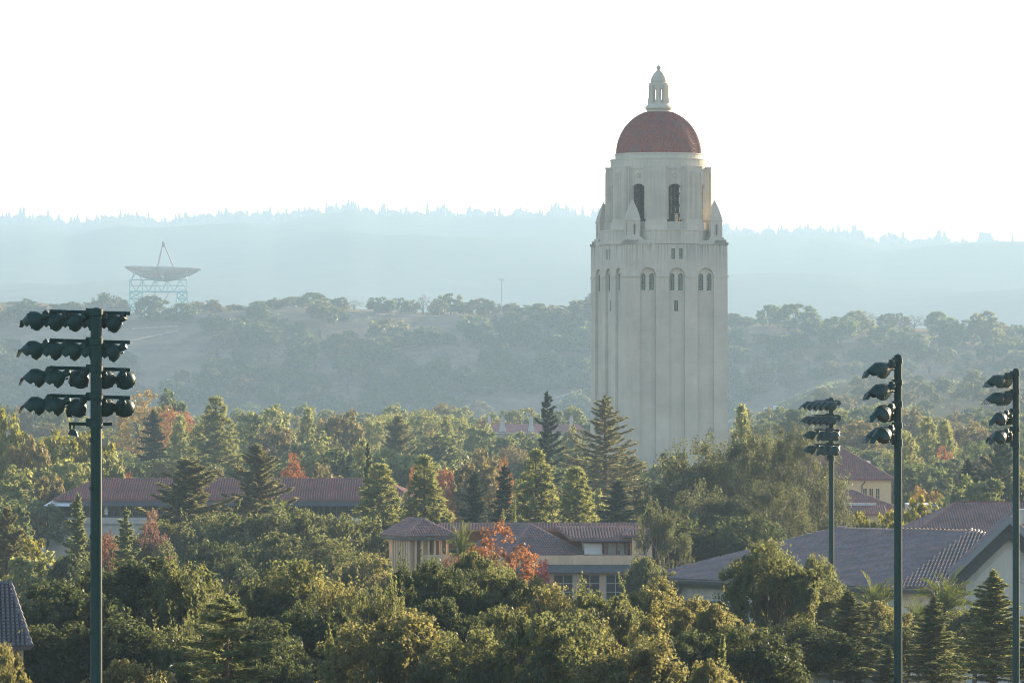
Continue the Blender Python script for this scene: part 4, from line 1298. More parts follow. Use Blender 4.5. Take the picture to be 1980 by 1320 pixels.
# --- big hall with gable
def hall():
    t = thing('hall', 'large cream hall with long grey-tiled hip roof and a dark-soffited gable', 'building', (0, 0, 0))
    A, B = P(1240, 1116, 441), P(1728, 1138, 420)
    R1, R2 = P(1619, 1021, 452), P(1880, 1030, 440)
    Cc = P(1905, 1138, 420); R3 = P(1912, 1033.5, 437.5)
    bk = P(1560, 1080, 478); bk2 = P(1990, 1080, 462)
    r = MB()
    tiled(r, [A, B, R2, R1], .30, .46); tiled(r, [B, Cc, R3, R2], .36, .50, .17)
    tiled(r, [R1, R2, (bk2.x, bk2.y, A.z), (bk.x, bk.y, A.z)], .5, .8); tiled(r, [A, R1, (bk.x, bk.y, A.z)], .5, .8)
    caps(r, R1, R2, .16); caps(r, A, R1, .15); caps(r, R2, R3, .15)
    r.build('roof', M['tiles_blue'], t)
    cp = MB(); caps(cp, B, R2, .15); cp.build('ridge_cap', M['tiles_mix'], t)
    g = MB()
    n = Vector((-.643, -.766, 0)) * .12
    g.prism([A + Vector((0, 0, -.42)) + n, B + Vector((0, 0, -.42)) + n, B + Vector((0, 0, -.12)) + n, A + Vector((0, 0, -.12)) + n], -n * 1.6)
    g.prism([B + Vector((0.01, -.14, -.42)), Cc + Vector((0, -.14, -.42)), Cc + Vector((0, -.14, -.12)), B + Vector((0.01, -.14, -.12))], (0, .2, 0))
    g.prism([A + Vector((.25, 0, -.80)) - n * 3, B + Vector((0, 0, -.80)) - n * 3, B + Vector((0, 0, -.43)) - n * 3, A + Vector((.25, 0, -.43)) - n * 3], -n * 2)
    g.build('gutter', M['soffit'], t)
    e = (B - A).normalized(); inn = Vector((.66, .75, 0)).normalized()
    w = MB()
    a2 = A + e * 2.1 + inn * 1.7; b2 = B - e * .5 + inn * 1.7
    hz = A.z - .3
    w.prism([(a2.x, a2.y, 0), (b2.x, b2.y, 0), (b2.x + 12, b2.y + 16, 0), (a2.x + 12, a2.y + 16, 0)], (0, 0, hz))
    w.box(b2.x, Cc.x, Cc.y + 1.6, Cc.y + 12, 0, hz - .01)
    w.build('wall', M['wall_cream'], t)
    ang = math.atan2(e.y, e.x)
    Lw = (b2 - a2).length
    def onwall(o):
        o.location = (a2.x, a2.y, 0); o.rotation_euler = (0, 0, ang)
    for k in range(7):
        x = 1.3 + k * 3.45
        if x + 2.2 > Lw: break
        onwall(window_at(t, x, x + 2.1, hz - 4.6, hz - 1.95, 0, 1, 0))
        j = MB(); j.box(x - .68, x - .62, -.02, .01, hz - 4.6, hz - .8); onwall(j.build('joint', M['frame_grey'], t))
    j = MB(); j.box(0, Lw, -.02, .01, hz - 1.55, hz - 1.5); onwall(j.build('joint', M['frame_grey'], t))
    # gable wing
    Dg = 404.0
    ap = P(1953, 1001, Dg); lo = P(1838, 1112, Dg)
    hwid = ap.x - lo.x; rt = Vector((ap.x + hwid, Dg, lo.z))
    wl = MB()
    yw = Dg + 1.3; k = .80
    zl = ap.z - (ap.z - lo.z) * k - .35
    face = [(ap.x - hwid * .70, yw, 0), (ap.x + hwid * .70, yw, 0), (ap.x + hwid * .70, yw, ap.z - (ap.z - lo.z) * .70 - .55), (ap.x, yw, ap.z - .55), (ap.x - hwid * .70, yw, ap.z - (ap.z - lo.z) * .70 - .55)]
    wl.prism(face, (0, .95, 0))
    wl.build('gable_wall', M['wall_cream'], t)
    def rake(z0, z1, y0, y1, mat, name, f=1.0):
        for s in (-1, 1):
            b = MB()
            p0 = Vector((ap.x, y0, ap.z)); p1 = Vector((ap.x + s * hwid * f, y0, ap.z + (lo.z - ap.z) * f))
            b.prism([p0 + Vector((0, 0, z0)), p1 + Vector((0, 0, z0)), p1 + Vector((0, 0, z1)), p0 + Vector((0, 0, z1))], (0, y1 - y0, 0))
            b.build(name, M[mat], t)
    rake(-.46, .10, Dg, Dg + .16, 'fascia_light', 'bargeboard')
    rake(-.58, -.48, Dg + .05, Dg + .3, 'fascia', 'bargeboard_trim')
    rake(-.86, -.50, Dg + .32, Dg + .5, 'soffit', 'soffit_step', .97)
    rake(-.95, -.87, Dg + .42, Dg + .62, 'fascia', 'soffit_trim', .96)
    rake(-1.95, -.90, Dg + .64, Dg + 1.28, 'soffit', 'soffit', .90)
    rf = MB()
    for s in (-1, 1):
        q0 = Vector((ap.x, Dg + .1, ap.z + .14)); q1 = Vector((ap.x + s * hwid, Dg + .1, lo.z + .14))
        tiled(rf, [q1, q0, q0 + Vector((0, 2.4, 0)), q1 + Vector((0, 2.4, 0))], .36, .50, .17)
    caps(rf, (ap.x, Dg + .1, ap.z + .2), (ap.x, Dg + 2.4, ap.z + .2))
    rf.build('gable_roof', M['tiles_blue'], t)
    cl = MB()
    for s in (-1, 1):
        p0 = Vector((ap.x, Dg - .02, ap.z + .10)); p1 = Vector((ap.x + s * hwid, Dg - .02, lo.z + .10))
        cl.prism([p0, p1, p1 + Vector((0, 0, .12)), p0 + Vector((0, 0, .12))], (0, .5, 0))
    cl.build('flashing', M['fascia_light'], t)
    tr = MB()                                                            # sunk panel lines of the gable
    def ln(a, b, wd=.10):
        tr.bar((a[0], yw - .01, a[1]), (b[0], yw - .01, b[1]), wd)
    dz = (ap.z - lo.z) / hwid
    x_l = ap.x - hwid * .62
    ln((ap.x, ap.z - 2.7), (x_l + .1, ap.z - 2.7 - (hwid * .62 - .1) * dz)); ln((ap.x, ap.z - 2.7), (ap.x + hwid * .6, ap.z - 2.7 - hwid * .6 * dz))
    ln((x_l + .1, ap.z - 2.7 - (hwid * .62 - .1) * dz), (x_l + .1, lo.z - 2.6))
    ln((ap.x - hwid * .68, lo.z - 2.6), (ap.x + hwid * .68, lo.z - 2.6), .07); ln((ap.x - hwid * .68, lo.z - 3.0), (ap.x + hwid * .68, lo.z - 3.0), .06)
    for k_ in (-.3, .3):
        ln((ap.x + k_ * hwid, ap.z - 3.0 - .3 * hwid * dz), (ap.x + k_ * hwid, lo.z - 2.6), .04)
    tr.build('panel_joint', M['wall_grey'], t)
    md = MB()
    mc = Vector((ap.x + 1.5, yw - .05, H - 398 * Dg / F))
    for rad, wd in ((1.15, .09), (.85, .06)):
        md.tube([mc + Vector((rad * .8 * math.cos(a), 0, rad * 1.2 * math.sin(a))) for a in np.linspace(0, 2 * math.pi, 25)], wd, 5)
    for k_ in range(8):
        a = 2 * math.pi * k_ / 8
        md.tube([mc + Vector((.5 * math.cos(a), 0, .7 * math.sin(a))), mc + Vector((.3 * math.cos(a + .5), 0, .4 * math.sin(a + .5)))], .05, 5)
    md.build('medallion', M['wall_grey'], t)
hall()

def rear_hall():
    D = 486.0; s = D / F
    X = lambda px: (px - 990) * s
    Z = lambda py: H - (py - HORIZ) * s
    t = thing('rear_building', 'red-tiled hip roof with a bright red hip ridge rising behind the grey-tiled hall', 'building', (0, D, 0))
    r = MB()
    ze = Z(1040)
    a, b = (X(1758), 0, ze), (X(2120), 0, ze)
    p, q = (X(1868.5), 10, Z(970.7) + 10 * (970.7 - 700) / F * -1), (X(2060), 10, Z(972) - 10 * 272 / F)
    tiled(r, [a, b, q, p], .30, .46); tiled(r, [(X(1758), 20, ze), a, p], .30, .46); tiled(r, [p, q, b[:1] + (20, ze), (X(1758), 20, ze)], .6, .9)
    r.build('roof', M['tiles_mix'], t)
    c = MB(); caps(c, a, p, .16); caps(c, p, q, .13)
    c.build('ridge_cap', M['tiles_red'], t)
    w = MB(); w.box(X(1770), X(2100), 1, 18, 0, ze - .2); w.build('wall', M['wall_cream'], t)
    ch = MB(); ch.box(X(1975), X(1990), 2, 3.5, ze + 1.5, Z(985)); ch.build('roof_box', M['wall_cream'], t)
    for px in (1868.5, 1770, 1782, 1790):
        k = MB(); b_ = p if px == 1868.5 else (X(px), 0.9 + (px - 1758) * .08, ze + (px - 1758) * .035)
        k.tube([b_, (b_[0], b_[1], b_[2] + 1.1)], .03, 5); k.build('roof_pin', M['redbeam'], t)
rear_hall()

def sandstone_building():
    D = 800.0; s = D / F
    X = lambda px: (px - 990) * s
    Z = lambda py: H - (py - HORIZ) * s
    t = thing('sandstone_building', 'sandstone block with a steep red pyramid roof behind the eucalyptus', 'building', (X(1612), D, 0))
    r = MB(); hw = (1732 - 1612) * s
    hip(r, -hw, hw, 0, 2 * hw, Z(927), Z(866) - Z(927) + .6, hw - 1.0, hw - 1.0, 'x', .4, .55)
    r.build('roof', M['tiles_red'], t)
    w = MB(); w.box(-hw + .5, hw - .75, .7, 2 * hw - .7, 0, Z(927) - .17)
    w.box(-hw + .4, hw - .65, .58, .69, Z(931), Z(927.5) - .1)
    w.build('wall', M['wall_sand'], t)
    for px in (1672.8, 1685, 1697.5):
        window_at(t, X(px - 3.3) - X(1612), X(px + 3.6) - X(1612), Z(968), Z(944.5), .7, 1, 1, 'wall_sand', 'glass_dark', .12, .06)
    d = MB(); dx = X(1667) - X(1612)
    d.tube([(dx + .5, .4, Z(930)), (dx + .4, .55, Z(934)), (dx, .6, Z(938)), (dx, .6, Z(968))], .11, 6); d.build('drainpipe', M['soffit'], t)
    for k in range(3):
        c = MB(); c.tube([(X(1683 + k * 3) - X(1612), 9, Z(908)), (X(1683 + k * 3) - X(1612), 9, Z(893 - (k == 1)))], .14, 6); c.build('vent_pipe', M['white'], t)
    # lower wing
    l = thing('lower_wing', 'lower red-tiled wing with a white parapet in front of the sandstone block', 'building', (X(1610), D - 26, 0))
    sd_ = (D - 26) / F
    r = MB(); ze = H - 282 * sd_
    hip(r, -9, (1712 - 1610) * sd_ + .6, 0, 12, ze, 3.0, 8, 8, 'x', .4, .55); r.build('roof', M['tiles_red'], l)
    w = MB(); w.box(-8, (1708 - 1610) * sd_, .6, 11, 0, ze - .17); w.build('wall', M['wall_sand'], l)
    w = MB(); w.box(-8, (1672 - 1610) * sd_, -1.2, -.6, H - 277 * sd_, H - 272 * sd_); w.build('parapet', M['wall_grey'], l)
    r = MB(); tiled(r, [(-8, -6.5, H - 292 * sd_), ((1690 - 1610) * sd_, -6.5, H - 292 * sd_), ((1690 - 1610) * sd_, -1.25, H - 277.5 * sd_), (-8, -1.25, H - 277.5 * sd_)], .4, .55); r.build('porch_roof', M['tiles_red'], l)
    w = MB(); w.box(-8, (1686 - 1610) * sd_, -5.8, -1.3, 0, H - 293 * sd_); w.build('porch_wall', M['wall_sand'], l)
sandstone_building()

def far_houses():
    D = 1100.0; s = D / F
    t = thing('bungalow', 'grey-shingled bungalow with a skylight, beside the palm and orange tree', 'house', (P(1798, 700, D).x, D, 0))
    r = MB(); hw = 44 * s
    z = H - 243 * s; zr = H - 222 * s
    r.add([(-hw, 0, z), (hw, 0, z), (hw * .75, 7, zr), (-hw * .85, 7, zr), (-hw, 14, z), (hw, 14, z)], [(0, 1, 2, 3), (3, 2, 5, 4), (0, 3, 4), (1, 5, 2)])
    r.build('roof', M['slate'], t)
    w = MB(); w.box(-hw + .6, hw - .6, .6, 13, 0, z - .02); w.build('wall', M['wall_grey'], t)
    k = MB(); k.prism([(-3.2, 2.4, z + (zr - z) * .36), (-2.2, 2.4, z + (zr - z) * .36), (-1.3, 4.2, z + (zr - z) * .62), (-2.3, 4.2, z + (zr - z) * .62)], (0, -.12, .16)); k.build('skylight', M['white'], t)
    k = MB(); k.box(-hw - .2, -hw + .5, -.4, .4, z - 2, z + 2.2); k.build('white_post', M['white'], t)
    D = 960.0; s = D / F
    t = thing('garden_house', 'low grey-blue roof behind the yellow bush, in front of the skylight bungalow', 'house', (P(1800, 700, D).x, D, 0))
    r = MB(); hw = 44 * s; z = H - 270 * s; zr = H - 252 * s
    r.add([(-hw, 0, z), (hw, 0, z), (hw * .9, 6, zr), (-hw * .9, 6, zr), (-hw, 12, z), (hw, 12, z)], [(0, 1, 2, 3), (3, 2, 5, 4), (0, 3, 4), (1, 5, 2)])
    r.build('roof', M['slate'], t)
    w = MB(); w.box(-hw + .5, hw - .5, .5, 11, 0, z - .02); w.build('wall', M['wall_grey'], t)
    # low white wall line behind the yellow-green trees
    D = 700.0; s = D / F
    t = thing('flat_roof_building', 'flat-roofed low building with a white roof edge behind yellow-green trees', 'building', (P(1805, 700, D).x, D, 0))
    w = MB(); w.box(-46 * s, 46 * s, 0, 8, 0, H - 278.5 * s); w.build('wall', M['wall_tan'], t)
    w = MB(); w.box(-47 * s, 47 * s, -.3, 8.2, H - 278 * s, H - 275 * s); w.build('roof_edge', M['white'], t)
    # house with tall chimneys in front of the hill
    D = 1300.0; s = D / F
    t = thing('mansion', 'hazy mansion with tall chimneys and red roof below the grass hill', 'house', (P(1030, 700, D).x, D, 0))
    X = lambda px: (px - 1030) * s
    Z = lambda py: H - (py - HORIZ) * s
    w = MB(); w.box(X(945), X(1126), 1, 12, 0, Z(836.5)); w.build('wall', M['wall_grey'], t)
    r = MB()
    r.add([(X(938), 0, Z(836)), (X(1134), 0, Z(836)), (X(1120), 8, Z(820)), (X(952), 8, Z(820)), (X(938), 16, Z(836)), (X(1134), 16, Z(836))], [(0, 1, 2, 3), (3, 2, 5, 4), (0, 3, 4), (1, 5, 2)])
    r.build('roof', M['tiles_red'], t)
    e = MB(); e.box(X(936), X(1136), -.3, .3, Z(837.6), Z(836) - .03); e.build('eave', M['wall_grey'], t)
    for px, y, wd in ((946, 4, 8), (972, 1.2, 11), (1027, 1.2, 11), (1105, 4, 9)):
        c = MB(); x = X(px)
        c.box(x - wd * s * .36, x + wd * s * .36, y, y + 1.5, Z(834), Z(806.5)); c.box(x - wd * s * .45, x + wd * s * .45, y - .12, y + 1.62, Z(812), Z(810.5))
        c.prism([(x - wd * s * .62, y - .1, Z(834)), (x + wd * s * .62, y - .1, Z(834)), (x + wd * s * .4, y - .1, Z(824)), (x - wd * s * .4, y - .1, Z(824))], (0, 1.2, 0))
        c.box(x - wd * s * .3, x + wd * s * .3, y + .1, y + 1.4, Z(804.4), Z(803.2)); c.box(x - wd * s * .1, x + wd * s * .1, y + .3, y + 1.2, Z(806.4), Z(804.5))
        c.build('chimney', M['wall_grey'], t)
    for k in range(4):
        window_at(t, X(1008 + k * 7), X(1008 + k * 7 + 3), Z(853), Z(840), 1.0, 0, 1)
    for px, py, w_, lab in ((1481, 791.5, 6, 'smaller of two white sheds at the foot of the hazy hill'), (1501, 788, 9, 'larger of two white sheds at the foot of the hazy hill')):
        x, y = hit(px, py + 2.5)
        sc = y / F
        b = thing('shed', lab, 'shed', (x, y, gz(x, y) - .2), R(10))
        q = MB(); q.box(-w_ / 2 * sc, w_ / 2 * sc, 0, 2, 0, 5.5 * sc); q.build('wall', M['white'], b)
        q = MB(); q.prism([(-w_ / 2 * sc - .1, -.1, 5.5 * sc + .01), (w_ / 2 * sc + .1, -.1, 5.5 * sc + .01), (w_ / 2 * sc + .1, 1, 6.6 * sc), (-w_ / 2 * sc - .1, 1, 6.6 * sc)], (0, 1.1, .0)); q.build('roof', M['white'], b)
far_houses()

def crow():
    D = 508.0
    c = P(1357, 871, D)
    o = bpy.data.objects.new('crow', bpy.data.meshes.new('crow'))
    v = [(-.34, 0, -.08), (-.2, 0, -.02), (-.02, 0, .03), (.12, 0, .10), (.22, 0, .18), (.29, 0, .17), (.36, 0, .15), (-.05, .12, .08), (-.24, .10, .02), (-.05, -.12, .08), (-.24, -.10, .02)]
    e = [(0, 1), (1, 2), (2, 3), (3, 4), (4, 5), (5, 6), (2, 7), (7, 8), (2, 9), (9, 10)]
    o.data.from_pydata(v, e, [])
    C.objects.link(o)
    md = o.modifiers.new('skin', 'SKIN')
    rad = [.03, .06, .11, .09, .06, .045, .012, .05, .03, .05, .03]
    for s_, r_ in zip(o.data.skin_vertices[0].data, rad): s_.radius = (r_, r_)
    o.data.skin_vertices[0].data[2].use_root = True
    o.modifiers.new('sub', 'SUBSURF').levels = 1
    o.data.materials.append(M['crow'])
    o.location = c; o.rotation_euler = (0, R(-12), R(20))
    props(o, 'black crow perched on the top twigs of the eucalyptus before the tower', 'bird')
crow()
# ---------------------------------------------------------------- trees: prototypes
def nrmz(a):
    return a / np.maximum(np.linalg.norm(a, axis=-1, keepdims=True), 1e-9)

def leaf_mesh(name, Cn, N, U, a, b, mat):
    """one small rhombic leaf spray per centre"""
    N = nrmz(N)
    U = U - (U * N).sum(-1, keepdims=True) * N
    U = nrmz(U); Vv = np.cross(N, U)
    a = np.asarray(a).reshape(-1, 1) * np.ones((len(Cn), 1)); b = np.asarray(b).reshape(-1, 1) * np.ones((len(Cn), 1))
    v = np.stack([Cn + U * a, Cn + Vv * b - U * a * .1, Cn - U * a, Cn - Vv * b - U * a * .1], 1).reshape(-1, 3)
    n = len(Cn)
    me = bpy.data.meshes.new(name)
    me.vertices.add(4 * n); me.vertices.foreach_set('co', v.astype(np.float32).ravel())
    me.loops.add(4 * n); me.loops.foreach_set('vertex_index', np.arange(4 * n, dtype=np.int32))
    me.polygons.add(n)
    me.polygons.foreach_set('loop_start', np.arange(0, 4 * n, 4, dtype=np.int32))
    me.polygons.foreach_set('loop_total', np.full(n, 4, dtype=np.int32))
    me.update(calc_edges=True)
    me.materials.append(mat)
    return me

def rdir(rng, n):
    return nrmz(rng.normal(size=(n, 3)))

def fit(Cn, h, w, z0):
    """scale leaf centres to exactly width w, from z0 to h"""
    lo, hi = np.percentile(Cn, .3, axis=0), np.percentile(Cn, 99.7, axis=0)
    Cn = Cn.copy()
    k = w / max(hi[0] - lo[0], hi[1] - lo[1])
    Cn[:, 0] = (Cn[:, 0] - (lo[0] + hi[0]) / 2) * k; Cn[:, 1] = (Cn[:, 1] - (lo[1] + hi[1]) / 2) * k
    Cn[:, 2] = z0 + (Cn[:, 2] - lo[2]) / (hi[2] - lo[2]) * (h - z0)
    return Cn

def broadleaf(name, seed, h=10., w=10., z0=1.2, lobes=11, clumps=26, leaves=60, leaf=.15, asp=.6, flat=1.0, gap=.0, shoots=0, trunk='trunk', lob=(.36, .52), droop=0.0):
    rng = np.random.default_rng(seed)
    cz = z0 + (h - z0) * .52
    rz = (h - z0) / 2 * flat
    d = rdir(rng, lobes * 3); d = d[d[:, 2] > -.45][:lobes]
    # spread the lobes apart
    for _ in range(30):
        for i in range(len(d)):
            g = d[i] - d; q = (g ** 2).sum(1); q[i] = 1e9
            d[i] = nrmz(d[i] + .05 * (g / (q[:, None] + .05)).sum(0) / len(d))
    lc = d * np.array([w / 2 * .6, w / 2 * .6, rz * .6]) * rng.uniform(.75, 1.1, (len(d), 1))
    lr = w / 2 * rng.uniform(lob[0], lob[1], len(d))
    P_, N_ = [], []
    cc = []
    for c, r in zip(lc, lr):
        k = int(clumps * rng.uniform(.8, 1.2))
        q = rdir(rng, k * 3)
        out = nrmz(c + 1e-3)
        q = q[(q @ out) > -.35][:k]
        pos = c + q * r * rng.uniform(.62, 1.06, (len(q), 1)) * np.array([1, 1, .85])
        for p, dd in zip(pos, q):
            if rng.random() < gap: continue
            rc = r * rng.uniform(.15, .40)
            m = int(leaves * rng.uniform(.6, 1.3))
            o = rdir(rng, m)
            rad = rc * rng.uniform(.25, 1.0, (m, 1)) ** .5
            pp = p + o * rad * np.array([1, 1, .8])
            if droop: pp[:, 2] -= droop * rc * rng.uniform(0, 1.6, m)
            P_.append(pp)
            N_.append(o * .55 + dd * .35 + np.array([0, 0, .35]) + rng.normal(size=(m, 3)) * .55)
            cc.append(p)
    if shoots:
        top = sorted(cc, key=lambda p: -p[2])[:max(shoots * 2, 4)]
        for k in range(shoots):
            p = top[rng.integers(len(top))] + rng.normal(size=3) * .25
            L = rng.uniform(.7, 1.6) * h / 10; m = 26
            t = rng.uniform(0, 1, m)
            lean = rng.normal(size=2) * .18
            P_.append(np.stack([p[0] + lean[0] * t * L + rng.normal(size=m) * .07, p[1] + lean[1] * t * L + rng.normal(size=m) * .07, p[2] + t * L], 1))
            N_.append(rng.normal(size=(m, 3)))
    Cn = np.concatenate(P_); N = np.concatenate(N_)
    Cn[:, 2] += cz
    Cf = fit(Cn, h, w, z0)
    n = len(Cf)
    U = rng.normal(size=(n, 3))
    if droop: U = U + np.array([0, 0, -.6])
    sz = leaf * rng.uniform(.65, 1.35, n)
    crown = leaf_mesh(name + "_crown", Cf, N, U, sz, sz * asp, M['oak'])
    tb = MB()
    r0 = w * .035
    tb.tube([(0, 0, -.3), (0.05 * w / 10, 0, h * .12), (0, .06 * w / 10, h * .3), (0, 0, h * .5)], [r0 * 1.3, r0, r0 * .8, r0 * .45], 8)
    for c, r in zip(lc, lr):
        e = Vector((c[0] * .85, c[1] * .85, (c[2] + cz) * .96))
        s = Vector((0, 0, h * rng.uniform(.16, .34)))
        mid = s.lerp(e, .5) + Vector((rng.normal() * .25, rng.normal() * .25, rng.normal() * .2 - .2))
        tb.tube([s, mid, e], [r0 * .5, r0 * .32, r0 * .12], 5)
        for _ in range(2):
            e2 = e + Vector((rng.normal(), rng.normal(), rng.normal() * .6 + .2)) * float(r) * .6
            tb.tube([mid.lerp(e, .5), e2], [r0 * .2, r0 * .06], 4)
    return dict(crown=crown, trunk=tb.mesh(name + "_trunk", M[trunk]), h=h, w=w)

def conifer(name, seed, h=16., w=8., z0=.6, nb=120, asc=(-8, 25), power=.8, spray=(.34, .10), dens=16, lat=.24, sag=.10, tip=.0, ragged=.25, trunk='trunk_red', flatness=.35, top=.0, droop=.0):
    """whorled branches carrying flat sprays; asc = branch slope in degrees at foot and top"""
    rng = np.random.default_rng(seed)
    P_, N_, U_ = [], [], []
    tb = MB(); r0 = h * .013
    tb.tube([(0, 0, -.3), (0, 0, h * .5), (0, 0, h * .985)], [r0 * 1.2, r0 * .65, r0 * .08], 7)
    for i in range(nb):
        f = ((i + rng.uniform(0, 1)) / nb) ** .92 * .985
        z = z0 + (h - z0) * f
        L = w / 2 * max(.035, ((1 - f) ** power)) * rng.uniform(1 - ragged * 1.6, 1 + ragged * .5) * min(1, .55 + f * 4)
        az = i * 2.399963 + rng.normal() * .25
        a = R(asc[0] + (asc[1] - asc[0]) * f + rng.normal() * 5)
        dh = np.array([math.cos(az), math.sin(az), 0]); side = np.array([-math.sin(az), math.cos(az), 0])
        pt = lambda t: dh * (L * t * math.cos(a))[:, None] + np.array([0, 0, 1.0]) * (z + L * t * math.sin(a) - sag * L * np.sin(t * math.pi * .55) + tip * L * t ** 3)[:, None]
        m = max(5, int(L * dens * rng.uniform(.8, 1.2)))
        t = rng.uniform(.10, 1.0, m) ** .8
        wd = lat * L * np.minimum(1.0, (1.12 - t) * 1.5) * np.minimum(1, t * 2.2) + .05
        l = rng.uniform(-1, 1, m) * wd
        p = pt(t) + side * l[:, None]
        p[:, 2] += rng.normal(size=m) * .05 * (1 + L * .25) - np.abs(l) * (.25 + droop) - droop * rng.uniform(0, .5, m)
        P_.append(p)
        N_.append(np.array([0, 0, 1.0]) + rng.normal(size=(m, 3)) * flatness)
        u = dh[None, :] * .8 + side[None, :] * np.sign(l)[:, None] * .75 + np.array([0, 0, math.sin(a) - .15 - droop * 1.5])
        U_.append(u + rng.normal(size=(m, 3)) * .25)
        if L > .5:
            ts = np.linspace(0, .92, 4)
            tb.tube([Vector(q) for q in pt(ts)], [r0 * .28 * (L / w * 2) ** .5 + .008, r0 * .2 * (L / w * 2) ** .5 + .006, r0 * .12 * (L / w * 2) ** .5 + .005, .006], 4, False)
    # leader
    m = 40
    t = rng.uniform(0, 1, m)
    P_.append(np.stack([rng.normal(size=m) * .10 * (1 - t), rng.normal(size=m) * .10 * (1 - t), h * (.93 + .07 * t)], 1)); N_.append(rng.normal(size=(m, 3))); U_.append(np.array([0, 0, 1.0]) + rng.normal(size=(m, 3)) * .4)
    Cn, N, U = np.concatenate(P_), np.concatenate(N_), np.concatenate(U_)
    s = rng.uniform(.7, 1.3, len(Cn))
    crown = leaf_mesh(name + "_crown", Cn, N, U, s * spray[0], s * spray[1], M['redwood'])
    return dict(crown=crown, trunk=tb.mesh(name + "_trunk", M[trunk]), h=h, w=w)

def tufted_pine(name, seed, h=18., w=9., z0=.8, nb=95, power=.72, needles=46, rc=(.42, .62), nl=(.30, .045), open_=.0, bulge=.0):
    """upswept branches that end in brushes of needles"""
    rng = np.random.default_rng(seed)
    P_, N_, U_ = [], [], []
    tb = MB(); r0 = h * .014
    tb.tube([(0, 0, -.3), (0, 0, h * .5), (0, 0, h * .96)], [r0 * 1.2, r0 * .7, r0 * .15], 7)
    for i in range(nb):
        f = ((i + rng.uniform(0, 1)) / nb) ** .9 * .97
        z = z0 + (h - z0) * f
        L = w / 2 * max(.07, (1 - f) ** power) * rng.uniform(.72, 1.06) * min(1, .5 + f * 4 + bulge)
        az = i * 2.399963 + rng.normal() * .3
        if open_ and rng.random() < open_: continue
        dh = np.array([math.cos(az), math.sin(az), 0])
        k = max(1, int(L / .75))
        end = None
        for j in range(k + 1):
            t = 1 - j * .75 / max(L, .75)
            if t < .25: break
            for q in range(2 if j else 1):
                c = dh * L * t * .97 + np.array([0, 0, z + L * .42 * t * t]) + rng.normal(size=3) * (.32 if q or j else .1) * np.array([1, 1, .6])
                if end is None: end = c
                r = rng.uniform(*rc) * (.75 if j else 1.0)
                m = int(needles * rng.uniform(.7, 1.2))
                d = nrmz(rdir(rng, m) + dh * .25 + np.array([0, 0, .45]))
                P_.append(c + d * (r * rng.uniform(.35, .9, (m, 1))))
                U_.append(d); N_.append(rng.normal(size=(m, 3)))
        if end is not None and L > .8:
            tb.tube([(0, 0, z), tuple(end * np.array([.55, .55, 0]) + np.array([0, 0, z + L * .1])), tuple(end)], [r0 * .28, r0 * .18, .02], 4, False)
    c = np.array([0, 0, h * .95]); m = 90; d = nrmz(rdir(rng, m) * np.array([1, 1, .6]) + np.array([0, 0, .8]))
    P_.append(c + d * rng.uniform(.2, .9, (m, 1)) * h * .045); U_.append(d); N_.append(rng.normal(size=(m, 3)))
    Cn, N, U = np.concatenate(P_), np.concatenate(N_), np.concatenate(U_)
    s = rng.uniform(.7, 1.3, len(Cn))
    return dict(crown=leaf_mesh(name + "_crown", Cn, N, U, s * nl[0], s * nl[1], M['pine']), trunk=tb.mesh(name + "_trunk", M['trunk']), h=h, w=w)

def palm(name, seed, h=8., w=7., nf=52):
    rng = np.random.default_rng(seed)
    P_, N_, U_, A_, B_ = [], [], [], [], []
    zc = h - w * .36
    tb = MB()
    tb.tube([(0, 0, -.3), (.05, 0, zc * .5), (0, 0, zc)], [.42, .34, .40], 10)
    tb.tube([(0, 0, zc - .8), (0, 0, zc - .2), (0, 0, zc + .4)], [.42, .66, .3], 10)
    for i in range(nf):
        az = i * 2.399963; f = i / nf
        a0 = R(-25 + 105 * f + rng.normal() * 5)                         # outer fronds droop, inner ones stand
        L = w / 2 * rng.uniform(1.0, 1.2)
        d = np.array([math.cos(az), math.sin(az), 0]); sd_ = np.array([-d[1], d[0], 0])
        ts = np.linspace(.06, 1, 30)
        pts = [];  p = np.array([0, 0, zc + .3]); st = L / 30
        for t in ts:
            a = a0 - R(72) * t ** 1.4
            tg = d * math.cos(a) + np.array([0, 0, math.sin(a)])
            p = p + tg * st; pts.append((p.copy(), tg, t))
        tb.tube([tuple(q[0]) for q in pts[::6]], [.035, .03, .022, .016, .01][:len(pts[::6])], 4, False)
        for p, tg, t in pts:
            ll = .46 * (math.sin(math.pi * min(1, .12 + t * .86)) ** .6) * w / 7
            up = np.cross(sd_, tg)
            for s in (-1, 1):
                u = sd_ * s * .85 + tg * .55 - up * -.18 + rng.normal(size=3) * .08
                P_.append(p + nrmz(u) * ll * .95); U_.append(u); N_.append(up + sd_ * s * .4 + rng.normal(size=3) * .15); A_.append(ll); B_.append(.052)
    me = leaf_mesh(name + "_crown", np.array(P_), np.array(N_), np.array(U_), np.array(A_), np.array(B_), M['palm'])
    return dict(crown=me, trunk=tb.mesh(name + "_trunk", M['trunk']), h=h, w=w)

